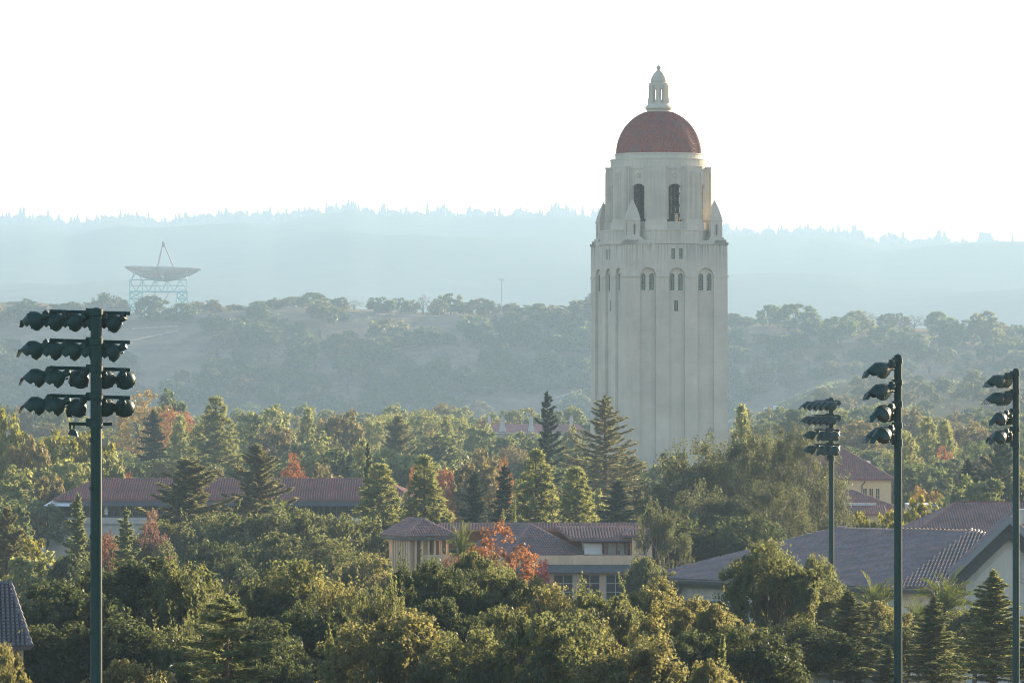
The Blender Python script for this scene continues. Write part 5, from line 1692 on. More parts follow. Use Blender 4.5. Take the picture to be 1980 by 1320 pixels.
def eucalyptus(name, seed, h=20., w=15., leaves=40, clump=.62):
    """pale forking limbs seen through hanging bunches of narrow leaves"""
    rng = np.random.default_rng(seed)
    tb = MB(); tips = []
    def grow(p, d, L, r, lev):
        d = d.normalized()
        mid = p + d * L * .5 + Vector((rng.normal(), rng.normal(), rng.normal() * .3)) * L * .06
        e = p + d * L + Vector((0, 0, L * .06))
        tb.tube([p, mid, e], [r, r * .82, r * .62], 6 if lev < 2 else 4, False)
        if lev >= 2: tips.append((np.array(mid), lev))
        if lev >= 4:
            tips.append((np.array(e), lev)); return
        k = 4 if lev == 0 else (3 if rng.random() < .75 else 2)
        a0 = rng.uniform(0, 6.28)
        for i in range(k):
            az = a0 + 2 * math.pi * i / k + rng.normal() * .3
            sp = rng.uniform(.45, .95) if lev else rng.uniform(.40, .75)
            perp = d.orthogonal().normalized(); q = d.cross(perp)
            nd_ = d + (perp * math.cos(az) + q * math.sin(az)) * sp + Vector((0, 0, .14))
            grow(e, nd_, L * rng.uniform(.62, .82), r * (.62 if k < 4 else .55), lev + 1)
    grow(Vector((0, 0, -.3)), Vector((.08, 0, 1)), h * .24, h * .024, 0)
    P_, N_, U_ = [], [], []
    for c, lev in tips:
        for b in range(2 if lev >= 4 else 1):
            cc = c + rng.normal(size=3) * clump * .7
            m = int(leaves * rng.uniform(.5, 1.4))
            o = rdir(rng, m) * rng.uniform(.2, 1, (m, 1)) ** .6 * clump * rng.uniform(.7, 1.25)
            o[:, 2] = o[:, 2] * .9 - rng.uniform(0, .35, m) * clump
            P_.append(cc + o); N_.append(rng.normal(size=(m, 3)) * np.array([1, 1, .45]))
            U_.append(np.array([0, 0, -.3]) + rng.normal(size=(m, 3)) * .8)
    Cn, N, U = np.concatenate(P_), np.concatenate(N_), np.concatenate(U_)
    lo, hi = np.percentile(Cn, .5, axis=0), np.percentile(Cn, 99.5, axis=0)
    # rescale limbs and leaves together
    k = np.array([w / max(hi[0] - lo[0], hi[1] - lo[1])] * 2 + [h / hi[2]])
    off = np.array([(lo[0] + hi[0]) / 2, (lo[1] + hi[1]) / 2, 0])
    Cn = (Cn - off * np.array([1, 1, 0])) * k
    tb.v = [tuple((np.array(v) - off * min(1, max(0, v[2] / (h * .4)))) * k) for v in tb.v]
    s = rng.uniform(.7, 1.35, len(Cn))
    return dict(crown=leaf_mesh(name + "_crown", Cn, N, U, s * .22, s * .075, M['euc']), trunk=tb.mesh(name + "_trunk", M['trunk_pale']), h=h, w=w)

PR = {}
for k in range(5):   # front oaks
    PR['oak%d' % k] = broadleaf('oak', 100 + k, z0=3.0, lobes=16, clumps=36, leaves=84, leaf=.122, asp=.62, gap=.10, lob=(.24, .42), shoots=6 if k == 2 else 0)
PR['oakshoot'] = broadleaf('oak', 131, z0=3.0, lobes=14, clumps=30, leaves=78, leaf=.115, asp=.55, lob=(.26, .42), shoots=70)
for k in range(4):   # oaks and other round trees of the middle distance
    PR['mid%d' % k] = broadleaf('round_tree', 200 + k, z0=2.6, lobes=12, clumps=20, leaves=34, leaf=.26, asp=.62, lob=(.26, .44))
for k in range(3):
    PR['maple%d' % k] = broadleaf('maple', 250 + k, h=11, w=8, z0=2.0, lobes=13, clumps=22, leaves=34, leaf=.125, asp=.8, lob=(.26, .42), gap=.12)
for k in range(2):   # stone pines: umbrella crowns
    PR['stone%d' % k] = broadleaf('stone_pine', 270 + k, h=12, w=10, z0=5.0, lobes=9, clumps=22, leaves=34, leaf=.22, asp=.4, flat=1.0, lob=(.4, .5))
for k in range(4):   # hill trees, a few pixels each
    PR['hill%d' % k] = broadleaf('hill_oak', 300 + k, h=9, w=10, z0=.6, lobes=10, clumps=14, leaves=20, leaf=.46, asp=.7, lob=(.36, .52))
PR['hillbare'] = broadleaf('hill_oak', 320, h=9, w=10, z0=.8, lobes=9, clumps=10, leaves=14, leaf=.26, asp=.35, lob=(.36, .52), gap=.1)
for k in range(2):
    PR['redwood%d' % k] = conifer('redwood', 400 + k, h=18, w=10, nb=165, asc=(-8, 32), power=.56, spray=(.28, .075), dens=76, lat=.18, sag=.06, tip=.16, ragged=.42, flatness=.8)
PR['bigredwood'] = conifer('redwood', 410, h=24, w=14.5, z0=1, nb=190, asc=(-10, 30), power=.74, spray=(.26, .055), dens=52, lat=.11, sag=.12, tip=.16, ragged=.42, flatness=.8)
for k in range(2):
    PR['fir%d' % k] = conifer('fir', 420 + k, h=18, w=8, nb=125, asc=(-12, 25), power=.62, spray=(.34, .10), dens=56, lat=.28, sag=.1, ragged=.42, flatness=.6)
PR['bigfir'] = conifer('fir', 431, h=22, w=7.5, z0=1, nb=105, asc=(-8, 35), power=.62, spray=(.34, .11), dens=44, lat=.26, sag=.12, tip=.2, ragged=.42, flatness=.7)
PR['deodar'] = conifer('deodar', 440, h=13, w=11, z0=.5, nb=66, asc=(2, 22), power=.62, spray=(.19, .05), dens=150, lat=.34, sag=.06, tip=-.10, ragged=.30, flatness=.5, droop=.06)
for k in range(2):
    PR['hemlock%d' % k] = conifer('hemlock', 450 + k, h=13, w=6.2, z0=.3, nb=135, asc=(18, 48), power=.72, spray=(.17, .045), dens=110, lat=.24, sag=-.02, tip=-.20, ragged=.34, flatness=.7, droop=.16)
PR['young'] = conifer('young_pine', 460, h=8, w=3.0, z0=.3, nb=80, asc=(25, 50), power=.85, spray=(.15, .05), dens=70, lat=.2, sag=0, tip=0, ragged=.25, flatness=.6)
PR['cedarwide'] = conifer('cedar', 470, h=14, w=17, z0=2.5, nb=60, asc=(2, 25), power=.5, spray=(.34, .12), dens=46, lat=.34, sag=.05, tip=.04, ragged=.42, flatness=.4)
for k in range(3):
    PR['pine%d' % k] = tufted_pine('pine', 500 + k, needles=78, power=.82, nl=(.28, .05))
PR['midpine'] = tufted_pine('pine', 510, h=16, w=9, nb=70, needles=26, rc=(.6, .9), nl=(.42, .09), power=.6)
PR['openpine'] = tufted_pine('pine', 511, h=17, w=8, z0=4, nb=52, needles=34, rc=(.55, .85), nl=(.36, .07), power=.30, open_=.25)
PR['palm0'] = palm('palm', 600)
PR['palm1'] = palm('palm', 601, nf=40)
for k in range(2):
    PR['euc%d' % k] = eucalyptus('eucalyptus', 700 + k)

PR['eucb0'] = broadleaf('eucalyptus', 720, h=20, w=16, z0=4, lobes=18, clumps=30, leaves=90, leaf=.19, asp=.38, lob=(.28, .42), gap=.06, droop=.5, trunk='trunk_pale')
PR['eucb1'] = broadleaf('eucalyptus', 721, h=20, w=16, z0=4, lobes=16, clumps=30, leaves=90, leaf=.19, asp=.38, lob=(.30, .44), gap=.06, droop=.5, trunk='trunk_pale')
NAMES = {'eucb': ('eucalyptus_tree', 'eucalyptus'), 'oak': ('oak_tree', 'oak tree'), 'mid': ('round_tree', 'tree'), 'maple': ('maple_tree', 'tree'), 'stone': ('stone_pine', 'pine tree'), 'hill': ('oak_tree', 'oak tree'),
         'redwood': ('redwood_tree', 'redwood'), 'bigredwood': ('redwood_tree', 'redwood'), 'fir': ('fir_tree', 'conifer'), 'bigfir': ('fir_tree', 'conifer'), 'deodar': ('cedar_tree', 'cedar tree'),
         'hemlock': ('hemlock_tree', 'conifer'), 'young': ('young_conifer', 'conifer'), 'cedarwide': ('cedar_tree', 'cedar tree'), 'pine': ('pine_tree', 'pine tree'), 'midpine': ('pine_tree', 'pine tree'),
         'openpine': ('pine_tree', 'pine tree'), 'palm': ('palm_tree', 'palm tree'), 'euc': ('eucalyptus_tree', 'eucalyptus')}

WIDE = {'oak': 1.28, 'oakshoot': 1.25, 'redwood': 1.65, 'bigredwood': 1.75, 'fir': 1.45, 'bigfir': 1.4, 'deodar': 1.7, 'hemlock': 1.7, 'young': 1.8, 'pine': 1.8, 'midpine': 1.3, 'openpine': 1.0, 'palm': 1.0, 'euc': 1.15, 'hill': 1.05, 'hillbare': 1.05, 'cedarwide': 1.0, 'maple': 1.1}
rt = random.Random(5)
def tree(kind, mat, px, top, wpx, D, label, group=None, xy=None, zbase=None, hmul=1.0):
    """one tree: crown and trunk under an Empty at its foot; its height follows from the photo row of its top"""
    pr = PR[kind]
    if xy: x, D = xy
    else: x = (px - 990) / F * D
    zb = gz(x, D) if zbase is None else zbase
    h = max(1.5, H - (top - HORIZ) / F * D - zb) * hmul
    w = wpx * D / F * WIDE.get(kind.rstrip('0123456789'), 1.12)
    base = kind.rstrip('0123456789')
    base = {'oakshoot': 'oak', 'hillbare': 'hill'}.get(base, base)
    nm, cat = NAMES[base]
    if base == 'hill' and group and 'crest' not in group: nm, cat = 'hillside_tree', 'tree'
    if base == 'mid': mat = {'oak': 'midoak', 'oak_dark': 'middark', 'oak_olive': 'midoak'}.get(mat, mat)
    if base == 'euc': h *= 1.02
    t = thing(nm, label, cat, (x, D, zb), rt.uniform(0, 6.28), group, (w / pr['w'], w / pr['w'], h / pr['h']))
    share('trunk', pr['trunk'], t)
    share('crown', pr['crown'], t, M[mat])
    return t
# ---------------------------------------------------------------- planting, front to back
OAKS = 'oaks massed below the light poles'
T_ = [
 # front row
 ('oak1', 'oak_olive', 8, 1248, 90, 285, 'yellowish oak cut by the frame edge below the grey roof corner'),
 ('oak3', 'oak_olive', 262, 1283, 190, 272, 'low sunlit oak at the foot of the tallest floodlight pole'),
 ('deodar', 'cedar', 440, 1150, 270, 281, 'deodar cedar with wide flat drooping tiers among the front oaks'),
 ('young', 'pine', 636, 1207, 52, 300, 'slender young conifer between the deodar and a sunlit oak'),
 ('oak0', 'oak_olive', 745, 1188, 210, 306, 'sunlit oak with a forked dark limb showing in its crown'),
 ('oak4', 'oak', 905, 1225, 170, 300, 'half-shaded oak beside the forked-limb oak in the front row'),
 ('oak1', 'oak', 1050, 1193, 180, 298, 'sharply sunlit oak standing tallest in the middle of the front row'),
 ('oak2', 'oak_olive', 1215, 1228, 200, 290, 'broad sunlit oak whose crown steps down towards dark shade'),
 ('oak3', 'oak_olive', 1382, 1280, 112, 282, 'low round oak in front of a small young conifer'),
 ('young', 'cedar', 1398, 1226, 56, 292, 'small ragged young conifer rising behind a low round oak'),
 ('hemlock0', 'cedar', 1640, 1140, 150, 312, 'feathery hemlock hiding the foot of the small floodlight pole'),
 ('hemlock1', 'cedar', 1806, 1150, 118, 296, 'narrow spired hemlock between the stout and the slim floodlight poles'),
 ('hemlock0', 'pine', 1921, 1100, 150, 302, 'dark green hemlock with drooping leader in front of the gable'),
 ('young', 'cedar', 1718, 1250, 60, 290, 'short young conifer hugging the stout floodlight pole'),
 ('oak0', 'oak', 1885, 1175, 110, 335, 'oak in front of the gable wall between palm and dark hemlock'),
 ('hemlock1', 'cedar', 2000, 1190, 110, 296, 'hemlock cut by the frame edge behind the slim floodlight pole'),
 # second row
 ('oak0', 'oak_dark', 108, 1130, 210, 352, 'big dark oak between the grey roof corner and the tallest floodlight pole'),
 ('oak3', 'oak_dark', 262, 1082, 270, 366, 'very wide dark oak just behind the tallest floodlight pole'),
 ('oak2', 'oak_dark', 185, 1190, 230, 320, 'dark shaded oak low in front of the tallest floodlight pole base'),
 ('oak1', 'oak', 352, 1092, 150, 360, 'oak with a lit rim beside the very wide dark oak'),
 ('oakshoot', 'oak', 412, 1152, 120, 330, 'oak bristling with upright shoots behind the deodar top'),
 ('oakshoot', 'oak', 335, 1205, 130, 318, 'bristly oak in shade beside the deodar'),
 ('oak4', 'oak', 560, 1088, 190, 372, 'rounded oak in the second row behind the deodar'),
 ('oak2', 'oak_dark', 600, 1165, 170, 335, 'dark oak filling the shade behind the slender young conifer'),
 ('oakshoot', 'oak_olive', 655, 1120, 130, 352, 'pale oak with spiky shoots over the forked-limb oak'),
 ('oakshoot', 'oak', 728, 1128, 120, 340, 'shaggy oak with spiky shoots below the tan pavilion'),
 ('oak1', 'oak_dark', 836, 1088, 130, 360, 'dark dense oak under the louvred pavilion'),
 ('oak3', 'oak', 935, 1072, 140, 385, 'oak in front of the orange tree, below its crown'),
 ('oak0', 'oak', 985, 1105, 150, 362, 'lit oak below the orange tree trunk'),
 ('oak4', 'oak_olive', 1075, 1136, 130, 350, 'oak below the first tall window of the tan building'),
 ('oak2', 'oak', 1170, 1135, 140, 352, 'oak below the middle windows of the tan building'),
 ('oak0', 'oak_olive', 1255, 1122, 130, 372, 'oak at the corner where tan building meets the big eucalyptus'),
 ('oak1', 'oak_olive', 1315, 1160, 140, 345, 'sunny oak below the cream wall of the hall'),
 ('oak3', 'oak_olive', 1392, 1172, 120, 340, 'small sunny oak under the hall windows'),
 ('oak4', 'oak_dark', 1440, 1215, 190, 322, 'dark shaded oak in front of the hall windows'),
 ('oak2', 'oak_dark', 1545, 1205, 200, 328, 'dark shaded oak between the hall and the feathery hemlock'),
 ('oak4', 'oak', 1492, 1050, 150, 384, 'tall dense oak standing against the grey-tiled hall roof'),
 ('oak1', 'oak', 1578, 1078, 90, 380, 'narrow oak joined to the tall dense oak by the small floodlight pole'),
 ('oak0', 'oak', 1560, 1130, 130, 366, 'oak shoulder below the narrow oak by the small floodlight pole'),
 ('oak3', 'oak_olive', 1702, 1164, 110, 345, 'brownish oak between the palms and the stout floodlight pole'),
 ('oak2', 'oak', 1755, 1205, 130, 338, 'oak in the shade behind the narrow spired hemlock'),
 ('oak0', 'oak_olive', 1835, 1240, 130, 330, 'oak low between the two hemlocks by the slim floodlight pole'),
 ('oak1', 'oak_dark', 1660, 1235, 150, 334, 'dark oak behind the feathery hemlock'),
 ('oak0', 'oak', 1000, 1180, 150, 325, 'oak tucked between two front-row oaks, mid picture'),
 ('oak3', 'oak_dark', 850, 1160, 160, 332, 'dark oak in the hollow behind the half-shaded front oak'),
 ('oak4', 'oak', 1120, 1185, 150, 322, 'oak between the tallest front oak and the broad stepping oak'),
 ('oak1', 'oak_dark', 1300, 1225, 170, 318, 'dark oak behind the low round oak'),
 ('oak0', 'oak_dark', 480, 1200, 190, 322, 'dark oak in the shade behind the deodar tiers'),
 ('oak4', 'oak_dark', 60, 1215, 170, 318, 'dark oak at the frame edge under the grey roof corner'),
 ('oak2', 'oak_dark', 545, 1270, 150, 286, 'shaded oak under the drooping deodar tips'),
 # third row, in front of the long red roof and the tan building
 ('oak2', 'oak', 492, 985, 150, 520, 'oak with upright lit twigs in front of the long red roof'),
 ('oak0', 'oak', 610, 988, 130, 500, 'rounded oak in front of the dark terrace of the long red-roofed building'),
 ('oak1', 'oak', 690, 1000, 120, 480, 'oak leaning against the pavilion from the deodar side'),
 ('oak3', 'oak', 520, 1035, 160, 450, 'oak in the third row below the palm tuft'),
 ('oak4', 'oak', 640, 1040, 170, 440, 'oak in the third row beside the pavilion wall'),
 ('oak0', 'oak_olive', 720, 1075, 130, 420, 'lit oak just under the pavilion roof corner'),
 ('oak1', 'oak_dark', 425, 1050, 120, 440, 'dark oak below the olive redwood'),
 ('oak2', 'oak_dark', 800, 1085, 100, 400, 'oak at the foot of the louvred pavilion'),
 ('oak3', 'oak', 1255, 1080, 90, 440, 'oak at the foot of the big eucalyptus'),
 ('fir0', 'cedar', 150, 955, 78, 470, 'dark pointed conifer against the cream end pavilion'),
 ('fir1', 'cedar', 243, 982, 72, 462, 'short pointed conifer between two pink-leaved trees'),
 ('redwood0', 'redwood', 365, 886, 175, 560, 'broad olive redwood in front of the long red roof'),
 ('redwood1', 'redwood', 497, 858, 125, 600, 'pointed golden redwood in front of the long red roof'),
 ('maple0', 'pink', 292, 990, 75, 500, 'dusty pink tree between the short conifer and the olive redwood'),
 ('maple1', 'rust', 214, 1028, 55, 480, 'rusty pink small tree by the tallest floodlight pole'),
 ('redwood1', 'redwood', 12, 980, 90, 480, 'olive conifer cut by the frame edge above the grey roof corner'),
 ('oak2', 'oak', 330, 1000, 110, 545, 'dark tree behind the olive redwood hiding the terrace wall'),
 ('oak4', 'oak', 420, 995, 130, 550, 'green tree hiding the terrace wall beside the olive redwood'),
 ('oak0', 'oak', 275, 1035, 110, 500, 'green tree below the dusty pink tree'),
 ('oak1', 'oak', 190, 1040, 90, 500, 'green tree between the pointed conifer and the tallest floodlight pole'),
 ('mid0', 'oak', 765, 985, 110, 590, 'hazy green tree under the shaded pine by the long red roof'),
 ('mid1', 'lime', 52, 1036, 100, 490, 'yellow-green round shrub in front of the annex roof'),
 ('mid2', 'oak', 60, 1075, 140, 440, 'dull green tree below the yellow-green shrub'),
 ('oak3', 'oak_dark', 150, 1075, 120, 420, 'dark oak under the pointed conifer by the cream pavilion'),
 ('palm1', 'palm', 541, 972, 66, 545, 'small palm tuft poking up in front of the long red roof'),
 ('palm1', 'palm', 893, 1016, 60, 456, 'palm tuft between the pavilion and the orange tree'),
 ('maple2', 'orange', 962, 1012, 150, 446, 'bright orange tree in front of the tan building'),
 ('maple0', 'red', 1050, 1085, 62, 440, 'low crimson branchy tree beside the tall windows'),
 ('maple1', 'rust', 872, 1072, 40, 430, 'little orange shrub by the pavilion wall'),
 ('pine0', 'pine', 733, 893, 104, 585, 'bushy bright pine leaning on a dark slim conifer'),
 ('bigfir', 'fir', 711, 856, 36, 600, 'dark slim conifer rising out of the bushy bright pine'),
 ('pine1', 'pine', 820, 878, 100, 575, 'shaded pine with red leaves behind it, above the pavilion'),
 ('fir0', 'fir', 918, 912, 90, 565, 'blackish broad conifer between the shaded pine and bright pine'),
 ('fir1', 'fir', 975, 900, 80, 575, 'blackish conifer close beside the tall bright pine'),
 ('pine2', 'pine', 1036, 866, 104, 555, 'tallest bright yellow-green pine in front of the redwood and tower'),
 ('pine0', 'pine', 1114, 900, 92, 550, 'bright pine standing under the tall airy redwood'),
 ('young', 'pine', 973, 984, 24, 520, 'tiny lit pine top above the middle roof ridge'),
 ('young', 'pine', 995, 960, 20, 530, 'thin lit pine top beside the tallest bright pine'),
 ('bigredwood', 'redwood', 1170, 762, 172, 700, 'tall airy redwood in front of the bell tower'),
 ('bigfir', 'fir', 1058, 757, 78, 730, 'dark ragged fir beside the tall airy redwood'),
 ('fir1', 'fir', 1195, 930, 120, 600, 'dark conifer at the foot of the tall airy redwood'),
 ('mid0', 'oak', 1145, 950, 100, 620, 'hazy green tree under the tall airy redwood'),
 ('eucb0', 'euc', 1345, 862, 220, 520, 'big eucalyptus hanging over the middle building, crow on top'),
 ('eucb1', 'euc', 1448, 836, 200, 535, 'tallest eucalyptus, before the tower corner'),
 ('eucb1', 'euc', 1540, 828, 172, 528, 'eucalyptus with pale forked trunk behind the small floodlight pole'),
 ('eucb0', 'euc', 1380, 940, 190, 500, 'lower eucalyptus filling the skirt of the big clump'),
 ('euc0', 'euc', 1283, 975, 90, 452, 'drooping eucalyptus edge over the tan end wall'),
 ('eucb1', 'euc', 1490, 930, 150, 505, 'eucalyptus behind the grey-tiled hall roof ridge'),
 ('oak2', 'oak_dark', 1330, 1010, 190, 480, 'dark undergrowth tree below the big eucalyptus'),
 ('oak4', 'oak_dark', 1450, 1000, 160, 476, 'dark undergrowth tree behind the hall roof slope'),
 ('midpine', 'pine', 1434, 782, 62, 770, 'pale rounded pine beside the tower corner'),
 ('mid3', 'lime', 1708, 990, 84, 530, 'green tree in front of the lower red-tiled wing'),
 ('mid0', 'lime', 1765, 965, 110, 540, 'yellow-tipped tree behind the stout floodlight pole'),
 ('mid1', 'lime', 1655, 992, 60, 540, 'yellow-green tree in front of the white parapet'),
 ('mid2', 'oak_olive', 1812, 985, 60, 530, 'small olive tree beside the red hip ridge'),
 ('palm0', 'palm', 1828, 1120, 130, 370, 'large palm in front of the gable'),
 ('palm0', 'palm', 1692, 1128, 100, 372, 'palm with sunlit fronds by the stout floodlight pole'),
 ('palm1', 'palm', 1775, 1165, 80, 360, 'shaded palm between the other two near the hall'),
 # middle distance, left of the tower
 ('mid0', 'lime', 15, 800, 110, 720, 'bright yellow-green tree at the frame edge below the field lamps'),
 ('mid1', 'lime', 98, 838, 120, 700, 'sunlit yellow-green tree behind the tallest floodlight pole'),
 ('mid2', 'lime', 172, 836, 120, 705, 'yellow-green tree touching the tallest floodlight pole on both sides'),
 ('mid3', 'tan', 52, 848, 80, 690, 'tan-leaved tree among the yellow-green trees'),
 ('mid1', 'oak', 130, 890, 130, 680, 'green tree over the end of the long red roof'),
 ('mid0', 'oak', 30, 905, 130, 660, 'shaded green tree at the frame edge beside the yellow-green trees'),
 ('mid2', 'tan', 92, 922, 80, 655, 'pale twiggy tree beside the roof end of the long building'),
 ('mid3', 'oak_dark', 60, 965, 140, 640, 'dark green tree under the pale twiggy tree'),
 ('mid1', 'oak_dark', 10, 960, 110, 600, 'dark green tree at the frame edge above the annex'),
 ('mid2', 'oak', 200, 880, 90, 690, 'green tree peeping over the long red roof by the floodlight pole'),
 ('maple0', 'red', 238, 905, 55, 720, 'crimson tree behind the long red roof'),
 ('maple2', 'yellow', 283, 756, 110, 1120, 'golden autumn tree beyond the field lamps'),
 ('maple1', 'orange', 345, 793, 80, 1080, 'orange autumn tree beside the golden one'),
 ('mid0', 'hill', 330, 755, 70, 1180, 'hazy green tree behind the golden autumn tree'),
 ('fir0', 'fir', 296, 793, 78, 900, 'dark pointed fir below the golden autumn tree'),
 ('midpine', 'pine', 348, 803, 60, 940, 'light green conifer next to the dark pointed fir'),
 ('pine1', 'pine', 417, 765, 92, 900, 'tall hazy green conifer with a forked tip'),
 ('midpine', 'pine', 385, 820, 70, 920, 'bushy conifer leaning on the tall hazy conifer'),
 ('mid1', 'oak', 515, 786, 105, 1040, 'round hazy oak beyond the pointed golden redwood'),
 ('mid2', 'tan', 540, 830, 90, 960, 'tan tree below the round hazy oak'),
 ('midpine', 'pine', 596, 789, 58, 1080, 'small green pine standing free before the hill'),
 ('mid3', 'tan', 655, 797, 90, 1020, 'brownish round tree before the dark hill foot'),
 ('mid0', 'oak', 610, 838, 110, 940, 'dark green tree below the brownish round tree'),
 ('maple0', 'orange', 567, 878, 62, 760, 'orange cone-shaped tree behind the long red roof'),
 ('mid1', 'hill', 660, 868, 110, 820, 'hazy green tree behind the roof beyond the orange cone tree'),
 ('mid3', 'tan', 330, 895, 90, 760, 'pale olive tree behind the long red roof under the dark fir'),
 ('mid2', 'tan', 405, 905, 80, 750, 'pale olive tree between two redwoods behind the red roof'),
 ('mid0', 'tan', 625, 900, 90, 740, 'pale twiggy tree behind the red roof beside the orange cone tree'),
 ('stone0', 'pine', 718, 805, 66, 1150, 'umbrella pine nearest the brownish round tree in the row before the hill'),
 ('stone1', 'pine', 757, 798, 66, 1170, 'umbrella pine second in the row before the hill'),
 ('stone0', 'pine', 828, 792, 76, 1180, 'broad umbrella pine in the middle of the row before the hill'),
 ('stone1', 'pine', 886, 802, 52, 1160, 'umbrella pine next to the mansion chimneys'),
 ('midpine', 'pine', 862, 803, 44, 1150, 'little pointed pine among the umbrella pines'),
 ('redwood0', 'redwood', 769, 803, 74, 960, 'tawny redwood in front of the umbrella pines'),
 ('mid1', 'oak_dark', 850, 838, 120, 980, 'dark oak below the umbrella pines'),
 ('mid2', 'oak', 925, 825, 70, 1120, 'green oak hiding the end of the mansion'),
 ('maple2', 'orange', 835, 832, 34, 1040, 'small scarlet tree in the middle of the dark oaks'),
 ('mid3', 'oak_dark', 985, 838, 100, 1050, 'dark tree in front of the mansion wall'),
 ('mid0', 'tan', 935, 868, 80, 800, 'golden olive tree between the dark oaks and the black conifers'),
 ('mid1', 'oak', 850, 895, 110, 720, 'green tree behind the shaded pine'),
 ('maple1', 'red', 855, 905, 46, 680, 'crimson and yellow tree showing beside the shaded pine'),
 ('maple0', 'orange', 797, 905, 30, 690, 'orange leaves showing on the other side of the shaded pine'),
 ('maple2', 'orange', 976, 886, 36, 700, 'orange-red slim tree above the black conifers'),
 ('mid2', 'tan', 915, 895, 120, 690, 'pale tree with twigs behind the black conifers'),
 ('mid3', 'oak', 770, 870, 110, 830, 'green tree below the tawny redwood'),
 ('mid0', 'lime', 1105, 822, 34, 1200, 'small yellow-green tree beside the ragged fir'),
 ('midpine', 'pine', 700, 850, 60, 760, 'tufted pine behind the dark slim conifer'),
 ('mid1', 'hill', 1115, 880, 90, 860, 'hazy tree behind the tall airy redwood'),
 # middle distance, beyond the tower
 ('midpine', 'pine', 1793, 806, 62, 960, 'hazy pine beside its twin beyond the stout floodlight pole'),
 ('midpine', 'pine', 1826, 812, 62, 950, 'hazy pine twin nearer the slim floodlight pole'),
 ('openpine', 'pine', 1748, 838, 80, 845, 'open-crowned pine half hidden by the stout floodlight pole'),
 ('mid2', 'tan', 1765, 880, 60, 860, 'tan bushy tree behind the stout floodlight pole'),
 ('maple0', 'orange', 1825, 864, 56, 905, 'bright orange-red tree above the hazy palm'),
 ('palm0', 'palm', 1810, 893, 80, 880, 'hazy palm between the orange tree and the bungalow'),
 ('maple1', 'yellow', 1847, 905, 34, 890, 'tan-orange small tree under the bright orange-red tree'),
 ('mid0', 'oak_dark', 1825, 922, 90, 900, 'dome-shaped dark green tree beside the bungalow'),
 ('mid1', 'yellow', 1786, 943, 62, 720, 'yellow bush in front of the garden house'),
 ('mid3', 'lime', 1815, 963, 44, 700, 'small green tree beside the yellow bush'),
 ('fir0', 'fir', 1872, 886, 72, 640, 'dark pointed conifer beside the wide cedar'),
 ('cedarwide', 'fir', 1935, 858, 170, 640, 'wide-spreading dark cedar behind the slim floodlight pole'),
 ('mid2', 'oak_dark', 1900, 925, 120, 620, 'dark tree under the wide-spreading cedar'),
 ('mid0', 'oak_olive', 1975, 915, 90, 650, 'olive tree at the frame edge under the wide-spreading cedar'),
 ('mid3', 'oak', 1860, 945, 70, 630, 'green tree with orange flecks above the rear roof'),
 ('mid1', 'tan', 1660, 815, 110, 1050, 'tawny tree behind the sandstone block roof'),
 ('mid0', 'hill', 1700, 790, 90, 1200, 'hazy tree above the sandstone block roof'),
 ('mid2', 'hill', 1610, 800, 90, 1150, 'hazy tree behind the small floodlight pole lamps'),
 ('mid3', 'tan', 1880, 820, 100, 1050, 'tawny hazy tree beside the hazy pine twins'),
 ('mid1', 'hill', 1940, 808, 110, 1100, 'hazy tree behind the slim floodlight pole lamps'),
 ('stone0', 'hill', 1890, 852, 90, 900, 'flat-topped hazy tree above the wide-spreading cedar'),
 ('mid2', 'hill', 1540, 790, 80, 1200, 'hazy tree above the eucalyptus crown'),
 ('mid0', 'tan', 1760, 790, 80, 1250, 'faint tawny tree behind the stout floodlight pole lamps'),
]
for k in T_:
    k = list(k)
    if k[5] < 402 and not k[0].startswith('palm'):                      # the front rows stand on the raised ground by the field
        f_ = .68 if k[2] < 1470 else .68 + .25 * min(1, (k[2] - 1470) / 130)
        if k[2] > 1850: f_ = 1.0
        k[5] = k[5] * f_
    tree(*k)

# ---------------------------------------------------------------- trees that fill the campus behind, counted from named neighbours
ORD = ['first', 'second', 'third', 'fourth', 'fifth', 'sixth', 'seventh', 'eighth', 'ninth', 'tenth', 'eleventh', 'twelfth', 'thirteenth', 'fourteenth', 'fifteenth', 'sixteenth', 'seventeenth', 'eighteenth']
MARKS = [(-400, 186, 'the tallest floodlight pole', -1), (186, 315, 'the tallest floodlight pole', 1), (315, 640, 'the dish', 1), (640, 970, 'the radio mast', -1), (970, 1142, 'the radio mast', 1),
         (1142, 1405, 'the bell tower shaft', 1), (1405, 1608, 'the bell tower', 1), (1608, 1737, 'the small floodlight pole', 1), (1737, 1964, 'the stout floodlight pole', 1), (1964, 2600, 'the slim floodlight pole', 1)]
COLW = {'oak': 'green', 'oak_dark': 'dark green', 'oak_olive': 'olive', 'hill': 'grey-green', 'hill_olive': 'olive', 'bare': 'leafless grey', 'tan': 'tawny', 'lime': 'yellow-green', 'pine': 'bright green', 'fir': 'dark'}
def counted(items, rowname, noun, group):
    """items (kind, mat, px, top, w, D, xy): label each by its count from the landmark that opens its stretch"""
    for lo, hi, mark, sgn in MARKS:
        seg = sorted([i for i in items if lo <= i[2] < hi], key=lambda i: i[2] * sgn)
        for n_, it in enumerate(seg):
            far = mark if lo >= 0 else mark + ' outwards'
            lab = '%s %s, %s %s from %s' % (COLW[it[1]], noun, ORD[min(n_, 17)], rowname, far)
            tree(it[0], it[1], it[2], it[3], it[4], it[5], lab, group, it[6])

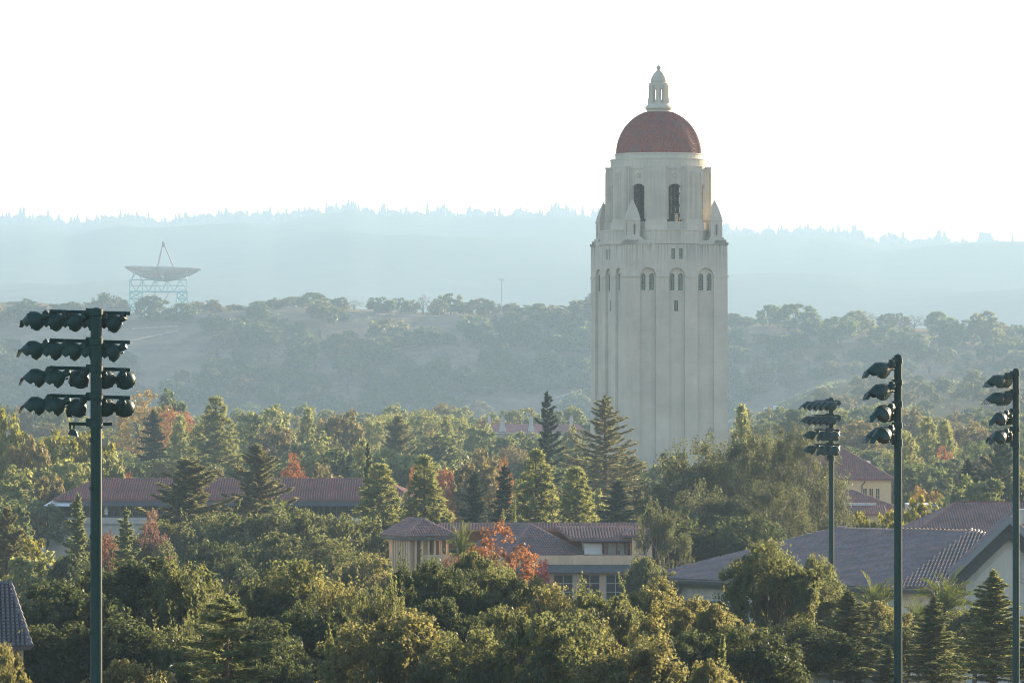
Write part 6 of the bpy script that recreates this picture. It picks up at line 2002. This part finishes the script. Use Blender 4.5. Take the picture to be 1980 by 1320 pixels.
rg = random.Random(21)
for (d0, d1, t0, t1, rn, step) in ((1480, 1720, 780, 808, 'in the row below the hill', 32), (1360, 1480, 806, 836, 'in the back campus row', 46), (1180, 1300, 826, 850, 'in the fourth campus row', 52), (960, 1080, 852, 878, 'in the third campus row', 58), (790, 860, 884, 905, 'in the second campus row', 64)):
    its = []; px = -60
    while px < 2060:
        px += step * rg.uniform(.75, 1.3)
        D = rg.uniform(d0, d1)
        if 1120 < px < 1430 and D > 840: continue
        if 930 < px < 1040 and D < 1300 and t0 < 850: continue
        if 1600 < px < 1740 and D < 860: continue
        m = rg.choices(['oak', 'hill', 'oak_dark', 'tan', 'oak_olive', 'lime'], [4, 4, 3, 2.2, 2, .6])[0]
        k = rg.choices(['mid0', 'mid1', 'mid2', 'mid3', 'midpine', 'stone0'], [3, 3, 3, 3, 1.5, .8])[0]
        its.append((k, m, px, rg.uniform(t0, t1), rg.uniform(60, 100) * 1000 / D, D, None))
    counted(its, rn, 'tree', 'trees ' + rn)

# ---------------------------------------------------------------- trees on the hill
crest = []
for px, top, w in ((-30, 588, 50), (30, 592, 50), (48, 596, 36), (78, 592, 40), (138, 583, 42), (165, 585, 44), (200, 567, 46), (222, 572, 44), (238, 580, 30), (272, 606, 30), (298, 608, 26), (352, 609, 30), (385, 583, 46), (410, 580, 50), (452, 588, 48), (480, 596, 40), (505, 582, 44),
                   (532, 576, 48), (568, 574, 50), (604, 566, 56), (640, 578, 40), (658, 575, 44), (685, 580, 40), (738, 575, 56), (745, 588, 44), (776, 576, 36), (796, 580, 34), (818, 570, 40), (846, 578, 44), (872, 568, 46), (896, 584, 40), (925, 577, 60), (945, 580, 46), (990, 586, 50), (1015, 590, 40), (1050, 592, 40),
                   (1075, 590, 46), (1112, 591, 50), (1136, 592, 40), (1160, 596, 50), (1415, 606, 44), (1440, 612, 40), (1452, 614, 44), (1488, 590, 46), (1520, 620, 50), (1570, 617, 30), (1600, 618, 44), (1640, 612, 46), (1668, 600, 60), (1715, 606, 46), (1740, 606, 40), (1768, 608, 56), (1812, 603, 46), (1835, 620, 44), (1850, 628, 40), (1880, 636, 46),
                   (1930, 622, 50), (1960, 628, 40), (1992, 624, 50)):
    base = float(np.interp(px, CX, CY))
    y = LIP + rg.uniform(4, 75); x = (px - 990) / F * y
    m = rg.choices(['hill', 'hill_olive', 'tan', 'bare'], [5, 3, 2, .7])[0]
    crest.append(('hillbare' if m == 'bare' else 'hill%d' % rg.randrange(4), m, px, top, w, y, (x, y)))
counted(crest, 'along the hill crest', 'oak', 'oaks along the hill crest')

OPEN = [(300, 665, 130, 40), (150, 640, 60, 20), (60, 655, 110, 30), (760, 640, 150, 26), (905, 632, 60, 18), (560, 625, 60, 14), (800, 690, 90, 22), (880, 700, 80, 25), (430, 615, 60, 14), (330, 712, 70, 25), (1000, 790, 130, 26), (1090, 775, 60, 20), (1060, 645, 40, 10), (300, 750, 70, 14),
        (1470, 640, 50, 12), (1495, 800, 90, 26), (1590, 750, 60, 14), (1500, 710, 50, 10), (1010, 700, 50, 16)]
rows = {'along the upper hill slope': (614, 652), 'on the middle hill slope': (652, 700), 'on the lower hill slope': (700, 745), 'by the hill foot': (745, 812)}
bands = {k: [] for k in rows}
tries = 0; placed = []
while len(placed) < 295 and tries < 20000:
    tries += 1
    px = rg.uniform(-60, 2040); py = rg.uniform(616, 812)
    if 1146 < px < 1400: continue
    lip = float(np.interp(px, CX, CY))
    if py < lip + 9: continue
    if any(((px - a) / c) ** 2 + ((py - b) / d) ** 2 < 1 for a, b, c, d in OPEN): continue
    w = rg.choice([34, 42, 50, 60, 70, 84]) * rg.uniform(.85, 1.15)
    if any(abs(px - a) < (w + c) * .34 and abs(py - b) < (w + c) * .17 for a, b, c in placed): continue
    placed.append((px, py, w))
    x, y = hit(px, py)
    m = rg.choices(['hill', 'hill_olive', 'tan', 'bare'], [7, 2.0, .8, 1.4] if px < 1420 or py < 730 else [3, 4, 4, 1])[0]
    it = ('hillbare' if m == 'bare' else 'hill%d' % rg.randrange(4), m, px, py - w * rg.uniform(.55, .75), w, y, (x, y))
    for k, (a, b) in rows.items():
        if a <= py < b or (k == 'by the hill foot' and py >= b) or (k == 'along the upper hill slope' and py < a):
            bands[k].append(it); break
for k, its in bands.items():
    counted(its, k, 'tree', 'trees ' + k)
